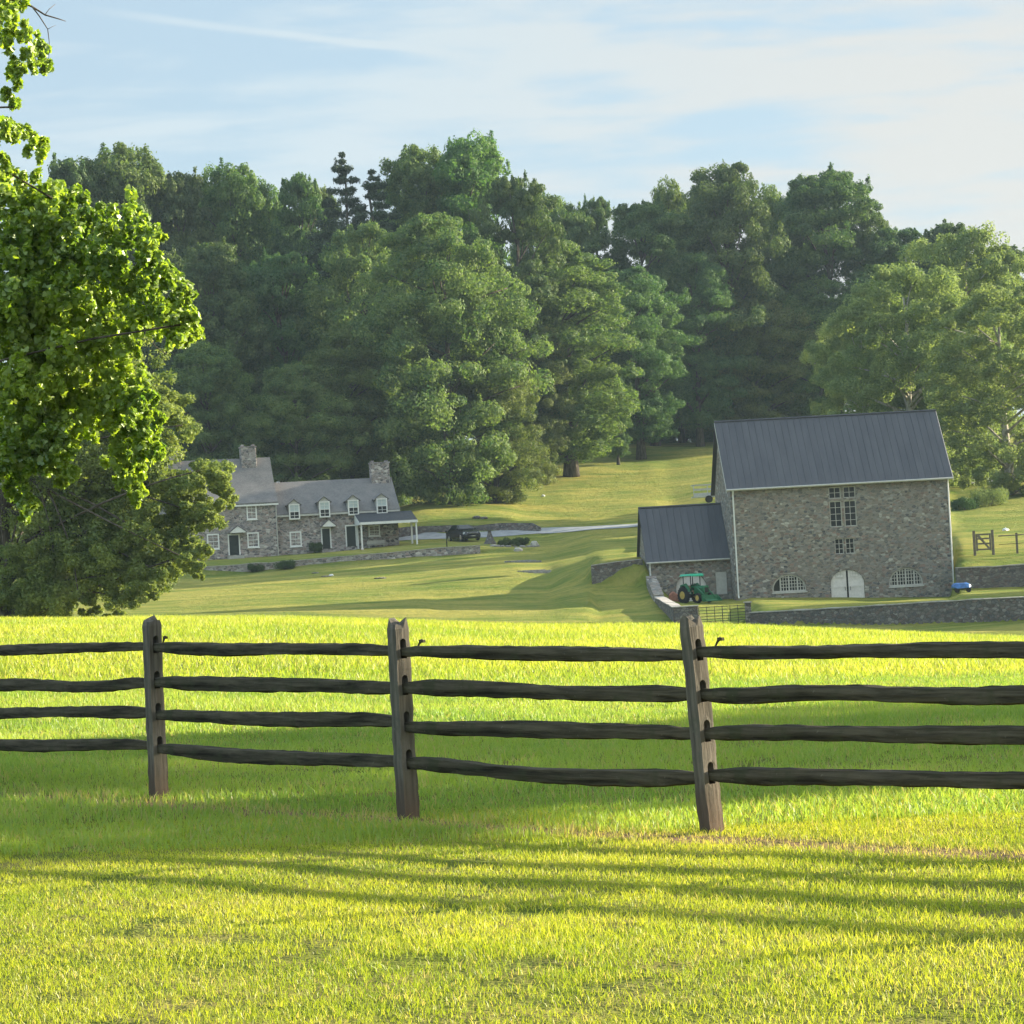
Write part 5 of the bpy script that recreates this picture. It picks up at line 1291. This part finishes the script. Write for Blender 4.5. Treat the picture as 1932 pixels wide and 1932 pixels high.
def rock(px, py, s, label, seed, name='boulder', mn='boulder', Y=None, flat=.6, group=None):
    p = ground(px, py) if Y is None else ground(px, py, Y-12, Y+12)
    rr = random.Random(seed); bm = bmesh.new(); bmesh.ops.create_icosphere(bm, subdivisions=2, radius=s)
    for v in bm.verts:
        k = 1+rr.uniform(-.18, .18); v.co = Vector((v.co.x*k*1.3, v.co.y*k, v.co.z*k*flat+s*flat*.3))
    me = bpy.data.meshes.new(name); bm.to_mesh(me); bm.free(); me.materials.append(M[mn])
    o = bpy.data.objects.new(name, me); C.objects.link(o); o.location = p; o.rotation_euler = (0, 0, rr.uniform(0, 3)); return tag(o, label, 'rock', group)
rock(*ZA(1170, 645), .32, 'pale rounded boulder in front of the flower bed', 1, mn='pale_stone', Y=272, flat=.8)
rock(*ZA(1405, 575), .36, 'pale upright boulder at the right end of the flower bed', 2, mn='pale_stone', Y=273, flat=1.1)
rock(*Z2(1128, 655), .20, 'small white stone alone on the sunlit hill lawn', 3, mn='white_paint', flat=.9)
rock(*Z2(600, 828), .42, 'brown rock half sunk in the lawn above the bank wall, left of its pair', 4, flat=.5, mn='stone_low'); rock(*Z2(665, 830), .38, 'low brown rock in the lawn above the bank wall, right of its pair', 5, flat=.4, mn='stone_low')
rock(*Z1(1093, 966), .30, 'dark flat stone in the lawn nearest the terrace wall', 6, flat=.25, mn='stone_low'); rock(*Z1(1165, 988), .38, 'flat gray stone beside the white stone on the lawn', 7, flat=.2, mn='stone_low')
rock(*Z1(1200, 984), .16, 'small white stone on the lawn below the farmhouse door', 8, mn='white_paint', flat=.8); rock(*Z1(1522, 1000), .40, 'dark flat stone in the lawn below the porch', 9, flat=.2, mn='stone_low')
rock(*Z5(1400, 712), .28, 'white rock on the grassy hillside above the wooden gate', 10, mn='white_paint', Y=246)
rock(796, 1396, .05, 'small dark stone in the pasture grass between two fence posts', 11) if False else None
# lawn steps
for (zx, zy, n, lb) in ((1240, 800, 3, 'upper flight of flat stone lawn steps'), (1480, 950, 4, 'lower flight of gray stone lawn steps')):
    p = ground(*ZA(zx, zy), 225, 268); e = empty('lawn_steps', p, R(12), lb+' below the flower bed', 'steps')
    for i in range(n):
        y = (i-(n-1)/2)*.75; x = -.28*(i-(n-1)/2); z = zg(p.x+x, p.y+y)-p.z
        mb = MB(); mb.box(x-1.1, x+1.1, y-.3, y+.32, z-.3, z+.10); mb.build('tread', M['flagstone'], e, bevel=.03)
# garden ornament: flared pedestal with a shallow bowl
p = ground(*ZA(765, 540), 268, 290)
e = empty('bird_bath', p, 0, 'dark pedestal bird bath with flared base beside the flower bed', 'bird bath', scale=(.62, .62, .58))
mb = MB(); mb.lathe([(1.0, -.2), (.98, .1), (.72, .5), (.48, 1.1), (.30, 1.7), (.26, 1.95)], n=14); mb.build('base', M['stone_low'], e)
mb = MB(); mb.lathe([(.22, 1.955), (.30, 2.1), (.52, 2.3), (.55, 2.38), (.45, 2.36), (.12, 2.3), (.1, 2.4), (.05, 2.75)], n=16); mb.build('bowl', M['stone_low'], e, smooth=True)
p = ground(*ZA(145, 675), 262, 285)
e = empty('iron_post', p, 0, 'thin dark iron lamp post standing at the terrace wall left of the car', 'post', scale=(.8, .8, .56))
mb = MB(); mb.tube([(0, 0, -.2), (0, 0, 3.3)], [.06, .05], 8); mb.tube([(0, 0, 1.6), (0, 0, 1.7)], .085, 8); mb.build('shaft', M['black_iron'], e)
mb = MB(); mb.lathe([(.03, 3.3), (.11, 3.36), (.13, 3.55), (.05, 3.65), (.02, 3.72)], n=8); mb.build('finial', M['black_iron'], e)

# ------------------------------------------------------------------ black car, seen from its front left
p = ground(*ZA(430, 505), 280, 296)
CARH = R(-66)
car = empty('parked_car', (p.x-.3, p.y+.9, p.z+.05), CARH, 'black sedan parked on the driveway with a pale glare on its hood', 'car', scale=(1, 1, 1.1))
# local: x forward, y left, z up
def loft(mb, secs):
    """secs: list of (x, [(y,z),...]) closed loops"""
    n = len(secs[0][1]); V = [(x, y, z) for x, l in secs for y, z in l]; fs = []
    for i in range(len(secs)-1):
        for j in range(n): a, c_ = i*n+j, i*n+(j+1) % n; fs.append((a, c_, c_+n, a+n))
    fs += [tuple(range(n-1, -1, -1)), tuple((len(secs)-1)*n+j for j in range(n))]; mb.add(V, fs)
def sec(w, zb_, zt_, tumble=.86): return [(-w*.92, zb_), (w*.92, zb_), (w, zb_+.18), (w, zb_+(zt_-zb_)*.62), (w*tumble, zt_), (-w*tumble, zt_), (-w, zb_+(zt_-zb_)*.62), (-w, zb_+.18)]
mb = MB(); loft(mb, [(2.32, sec(.70, .30, .62)), (2.2, sec(.84, .24, .74)), (1.9, sec(.90, .20, .86)), (1.0, sec(.92, .20, .98)), (.2, sec(.93, .20, 1.02)), (-1.2, sec(.93, .20, 1.04)), (-1.95, sec(.91, .22, 1.05)), (-2.3, sec(.84, .30, .98)), (-2.4, sec(.72, .40, .85))])
body = mb.build('body', M['car_black'], car, smooth=False, bevel=.05)
def csec(w, z): return [(-w, z), (w, z), (w, z+.001), (-w, z+.001)]
mb = MB(); V = [(.85, -.80, 1.0), (.85, .80, 1.0), (.05, .64, 1.44), (.05, -.64, 1.44), (-1.1, .64, 1.46), (-1.1, -.64, 1.46), (-1.9, .78, 1.04), (-1.9, -.78, 1.04)]
mb.add(V, [(0, 1, 2, 3), (3, 2, 4, 5), (5, 4, 6, 7), (1, 6, 4, 2), (0, 3, 5, 7), (0, 7, 6, 1)]); mb.build('cabin', M['car_black'], car, bevel=.04)
mb = MB(); mb.add([(.80, -.70, 1.05), (.80, .70, 1.05), (.14, .58, 1.41), (.14, -.58, 1.41)], [(0, 1, 2, 3)]); q = [(v[0]+.02, v[1], v[2]+.03) for v in mb.v]
mb = MB(); mb.add(q+[(a-.02, c_, d-.03) for a, c_, d in q], [(0, 1, 2, 3), (7, 6, 5, 4), (0, 4, 5, 1), (1, 5, 6, 2), (2, 6, 7, 3), (3, 7, 4, 0)]); mb.build('windshield', M['glass'], car)
for s in (-1, 1):
    mb = MB(); a = [(.62, 1.06), (.02, 1.38), (-1.08, 1.40), (-1.7, 1.08)]
    mb.add([(x, s*(.80-.155*(z-1.04)/.42*1.0+.012), z) for x, z in a]+[(x, s*(.775-.155*(z-1.04)/.42), z) for x, z in a], [(0, 1, 2, 3), (7, 6, 5, 4), (0, 4, 5, 1), (1, 5, 6, 2), (2, 6, 7, 3), (3, 7, 4, 0)]); mb.build('side_window', M['glass'], car)
    mb = MB(); mb.prismz([(2.24, s*.50), (2.12, s*.845), (1.95, s*.90), (2.0, s*.60)] if s > 0 else [(2.24, s*.50), (2.0, s*.60), (1.95, s*.90), (2.12, s*.845)], .58, .74)
    mb.build('headlight', M['headlight_lens'], car)
    mb = MB(); mb.box(.52, .68, s*.95-.07, s*.95+.07, 1.0, 1.12); mb.build('mirror', M['car_black'], car, bevel=.02)
    for xw in (1.42, -1.42):
        mb = MB(); mb.lathe([(.20, -.11), (.31, -.11), (.335, -.06), (.335, .06), (.31, .11), (.20, .11)], (xw, s*.84, .33), 20, 'y'); w_ = mb.build('wheel', M['rubber'], car, smooth=False)
        mb = MB(); mb.lathe([(.05, -.115), (.22, -.112), (.22, .112), (.05, .115)], (xw, s*.84, .33), 10, 'y'); mb.build('rim', M['chrome'], w_)
mb = MB(); mb.box(2.30, 2.36, -.42, .42, .44, .62); mb.build('grille', M['black_iron'], car); mb = MB(); mb.box(2.361, 2.375, -.20, .20, .36, .43); mb.box(2.33, 2.37, -.46, .46, .625, .65); mb.build('chrome_trim', M['chrome'], car)

# ------------------------------------------------------------------ green tractor with loader and canopy
p = ground(*Z4(1060, 1110), 192, 206)
tr = empty('tractor', (p.x+.75, p.y+1.2, p.z), R(-55), 'green compact tractor with a canopy and front loader in front of the shed', 'tractor', scale=(.82, .82, .84))
for s in (-1, 1):
    mb = MB(); mb.lathe([(.36, -.17), (.62, -.17), (.70, -.12), (.70, .12), (.62, .17), (.36, .17)], (-.75, s*.72, .70), 24, 'y')
    for k in range(20):
        a = 2*math.pi*k/20; mb.box(-.75+.70*math.cos(a)-.03, -.75+.70*math.cos(a)+.03, s*.72-.15, s*.72+.15, .70+.70*math.sin(a)-.03, .70+.70*math.sin(a)+.03)
    w_ = mb.build('rear_wheel', M['rubber'], tr); mb = MB(); mb.lathe([(.06, -.12), (.37, -.10), (.37, .10), (.06, .12)], (-.75, s*.72, .70), 16, 'y'); mb.lathe([(.12, -.175), (.33, -.174), (.33, .174), (.12, .175)], (-.75, s*.72, .70), 16, 'y'); mb.build('rim', M['yellow_rim'], w_)
    mb = MB(); mb.lathe([(.22, -.11), (.38, -.11), (.42, -.07), (.42, .07), (.38, .11), (.22, .11)], (1.0, s*.60, .42), 20, 'y'); w_ = mb.build('front_wheel', M['rubber'], tr); mb = MB(); mb.lathe([(.05, -.115), (.23, -.112), (.23, .112), (.05, .115)], (1.0, s*.60, .42), 14, 'y'); mb.build('rim', M['yellow_rim'], w_)
    mb = MB(); mb.tube([(-1.2, s*.62, 1.05), (-1.1, s*.62, 1.48), (-.55, s*.62, 1.56), (-.2, s*.62, 1.2), (-.12, s*.62, .95)], .12, 6, squash=1.3); mb.build('fender', M['tractor_green'], tr)
    mb = MB(); mb.tube([(-.05, s*.48, .75), (-.02, s*.48, 1.38), (.75, s*.50, 1.30), (1.55, s*.50, .75), (1.9, s*.50, .45)], .06, 6); mb.build('loader_arm', M['tractor_green'], tr)
mb = MB(); mb.prismx([(-.27, .75), (.27, .75), (.28, 1.28), (.18, 1.42), (-.18, 1.42), (-.28, 1.28)], .05, 1.45); mb.box(.1, 1.35, -.2, .2, .5, .76); mb.build('hood', M['tractor_green'], tr, bevel=.04)
mb = MB(); mb.box(1.452, 1.47, -.2, .2, .85, 1.25); mb.build('grille', M['black_iron'], tr)
mb = MB(); mb.box(-1.1, .1, -.42, .42, .62, .74); mb.box(-.9, -.5, -.14, .14, .45, .62); mb.tube([(-.75, -.55, .70), (-.75, .55, .70)], .1, 8); mb.tube([(1.0, -.5, .42), (1.0, .5, .42)], .06, 8); mb.build('chassis', M['black_iron'], tr)
mb = MB(); mb.box(-.9, -.45, -.24, .24, .95, 1.06); mb.box(-.98, -.88, -.24, .24, 1.0, 1.48); mb.build('seat', M['seat_tan'], tr, bevel=.04)
mb = MB(); mb.tube([(-.05, 0, 1.3), (-.28, 0, 1.5)], .03, 6); mb.tube([(-.30+.0*i+.09*math.sin(a)*.5, .19*math.cos(a), 1.5+.16*math.sin(a)) for i, a in enumerate([k*math.pi/8 for k in range(17)])], .018, 6); mb.build('steering_wheel', M['black_iron'], tr)
for s in (-1, 1):
    for xx in (-1.0, .0):
        mb = MB(); mb.tube([(xx, s*.5, .9), (xx, s*.5, 2.28)], .04, 6); mb.build('canopy_post', M['black_iron'], tr)
mb = MB(); loft(mb, [(-1.35, [(-.62, 2.22), (.62, 2.22), (.60, 2.30), (-.60, 2.30)]), (-1.15, [(-.72, 2.26), (.72, 2.26), (.62, 2.42), (-.62, 2.42)]), (.2, [(-.72, 2.28), (.72, 2.28), (.62, 2.43), (-.62, 2.43)]), (.42, [(-.62, 2.20), (.62, 2.20), (.60, 2.29), (-.60, 2.29)])]); mb.build('canopy', M['tractor_canopy'], tr)
mb = MB(); mb.prismx([(-.1, 0), (0, 0), (0, 0)], 0, 0) if False else None
prof = [(2.55, .12), (1.95, .10), (1.80, .25), (1.78, .62), (1.84, .64), (1.88, .28), (2.0, .17), (2.55, .16)]
mb = MB(); mb.prism(prof, -.85, .85); mb.prism([(2.5, .13), (1.95, .13), (1.84, .6)], -.853, -.82); mb.prism([(2.5, .13), (1.95, .13), (1.84, .6)], .82, .853); mb.build('bucket', M['tractor_green'], tr)
# something reddish leaning behind it
p = ground(*Z4(945, 1060), 198, 208); mb = MB(); mb.prism([(-.45, 0), (.4, 0), (.3, .55), (-.1, .85), (-.4, .6)], -.25, .25); o = mb.build('tarp_heap', M['terracotta'], bevel=.12); o.location = (p.x, p.y+.8, p.z-.05); tag(o, 'small reddish heap beside the tractor rear wheel by the shed', 'heap')

# ------------------------------------------------------------------ gates and the pasture fence at the right
ga = pt(1320, 1176, 189.6); gc = pt(1408, 1172, 190.2)
gz = .04
L_ = (Vector((gc.x, gc.y))-Vector((ga.x, ga.y))).length
gate = empty('iron_gate', (ga.x, ga.y, zg(ga.x, ga.y)+.02), math.atan2(gc.y-ga.y, gc.x-ga.x), 'low dark green estate gate of thin iron bars between the two stone piers', 'gate')
mb = MB(); hgt = pt(1364, 1141, 190).z-gate.location.z-.1
for k in range(6): z = .12+(hgt-.12)*(k/5)**1.15; mb.tube([(0, 0, z), (L_, 0, z)], .018, 5)
mb.build('bars', M['black_iron'], gate)
for k in range(7):
    x = L_*k/6; mb = MB(); mb.tube([(x, 0, -.1), (x, 0, hgt+.04)], .028 if k in (0, 3, 6) else .02, 5); mb.build('upright', M['black_iron'], gate)
ga = pt(*Z5(1062, 1035), 211.5); gc = pt(*Z5(1268, 1030), 211.5); L_ = gc.x-ga.x
wg = empty('wooden_gate', (ga.x, ga.y, zg(ga.x, ga.y)), 0, 'small weathered wooden bar gate with a diagonal brace above the hill wall', 'gate')
mb = MB()
for z in (.35, .75, 1.1, 1.4): mb.box(.12, L_-.12, -.03, .0, z, z+.11)
mb.box(.12, .24, -.032, .03, .3, 1.5); mb.box(L_-.24, L_-.12, -.032, .03, .3, 1.5)
mb.prism([(.2, 1.35), (L_-.3, .38), (L_-.15, .38), (.35, 1.45)], -.06, -.033); mb.build('gate_leaf', M['gate_wood'], wg)
for x in (0, L_): mb = MB(); mb.box(x-.09, x+.09, -.09, .09, -.3, 1.75); mb.build('gate_post', M['gate_wood'], wg, bevel=.02)
pf = empty('pasture_fence', (pt(1920, 1050, 211.5).x, 211.5, zg(pt(1920, 1050, 211.5).x, 211.5)), 0, 'thin post and rail fence continuing right from the wooden gate', 'fence')
xs = [gc.x+.4, pt(*Z5(1528, 900), 211.5).x, pt(*Z5(1528, 900), 211.5).x+3.6, pt(*Z5(1528, 900), 211.5).x+7.2]
for x in xs[1:]: mb = MB(); z = zg(x, 211.5)-pf.location.z; mb.box(x-pf.location.x-.07, x-pf.location.x+.07, -.07, .07, z-.2, z+1.45); mb.build('post', M['gate_wood'], pf)
for a, c_ in zip(xs[:-1], xs[1:]):
    za, zc_ = zg(a, 211.5)-pf.location.z, zg(c_, 211.5)-pf.location.z; a -= pf.location.x; c_ -= pf.location.x
    mb = MB(); mb.tube([(a, -.1, za+1.3), (c_, -.1, zc_+1.3)], .04, 5); mb.build('rail', M['gate_wood'], pf)
    mb = MB(); mb.tube([(a, -.1, za+.7), (c_, -.1, zc_+.7)], .015, 4); mb.build('wire', M['black_iron'], pf)
# covered barrow beside the barn
p = ground(*Z5(925, 1405), 195, 209)
e = empty('covered_cart', (p.x, p.y+.6, p.z), R(10), 'small cart under a bright blue cover beside the right corner of the barn', 'cart')
mb = MB(); loft(mb, [(-.62, [(-.3, .35), (.3, .35), (.25, .52), (-.25, .55)]), (-.4, [(-.4, .28), (.4, .28), (.3, .68), (-.28, .64)]), (.1, [(-.42, .3), (.42, .3), (.3, .62), (-.33, .66)]), (.45, [(-.38, .3), (.4, .28), (.25, .72), (-.3, .58)]), (.62, [(-.25, .36), (.25, .36), (.2, .5), (-.2, .5)])]); mb.build('cover', M['blue_tarp'], e, bevel=.04)
for x in (-.4, .4): mb = MB(); mb.lathe([(.05, -.05), (.17, -.05), (.17, .05), (.05, .05)], (x, -.3, .17), 12, 'y'); mb.build('wheel', M['rubber'], e)
mb = MB(); mb.box(-.5, .5, -.25, .25, .2, .27); mb.build('tray', M['black_iron'], e)
# trailer behind the shed
p = pt(1326, 949, 238)
e = empty('white_trailer', (p.x+1.0, 238, p.z), R(3), 'white slatted trailer half hidden behind the left corner of the barn', 'trailer')
mb = MB(); mb.box(-1.7, 1.7, 0, 1.7, .45, .55); mb.box(-1.7, 1.7, 0, .05, .56, .80); mb.box(-1.7, 1.7, 0, .05, 1.0, 1.15); mb.box(-1.7, 1.7, 0, 1.7, 1.42, 1.48)
for x in (-1.7, -.6, .5, 1.64): mb.box(x, x+.06, .051, .1, .56, 1.42)
mb.build('body', M['trailer_white'], e)
for x in (-.5, .4): mb = MB(); mb.lathe([(.08, -.1), (.3, -.1), (.3, .1), (.08, .1)], (x, -.02, .28), 14, 'y'); mb.build('wheel', M['rubber'], e)
# bank under the trailer comes from the terrain; flowering shrub on the right hillside
shrub(1868, 955, 70, 34, 262, 'rough shrub with pink-white flowers under the leaning pale tree', 11, 'leaf_sycamore', 6000, .12)
shrub(1822, 962, 50, 26, 262, 'low green shrub beside the right end of the barn', 12, 'leaf_shrub', 5000, .12)

# ------------------------------------------------------------------ air
mb = MB(); mb.box(-560, 560, -60, 1040, -25, 75)
nb = mat('haze_air'); v = nb.node('ShaderNodeVolumePrincipled'); v.inputs['Density'].default_value = .0001; v.inputs['Anisotropy'].default_value = .2; v.inputs['Color'].default_value = (.62, .84, 1, 1)
o = nb.node('ShaderNodeOutputMaterial'); nb.link(v.outputs[0], o.inputs['Volume'])
hz = mb.build('haze', M['haze_air']); hz['kind'] = 'stuff'
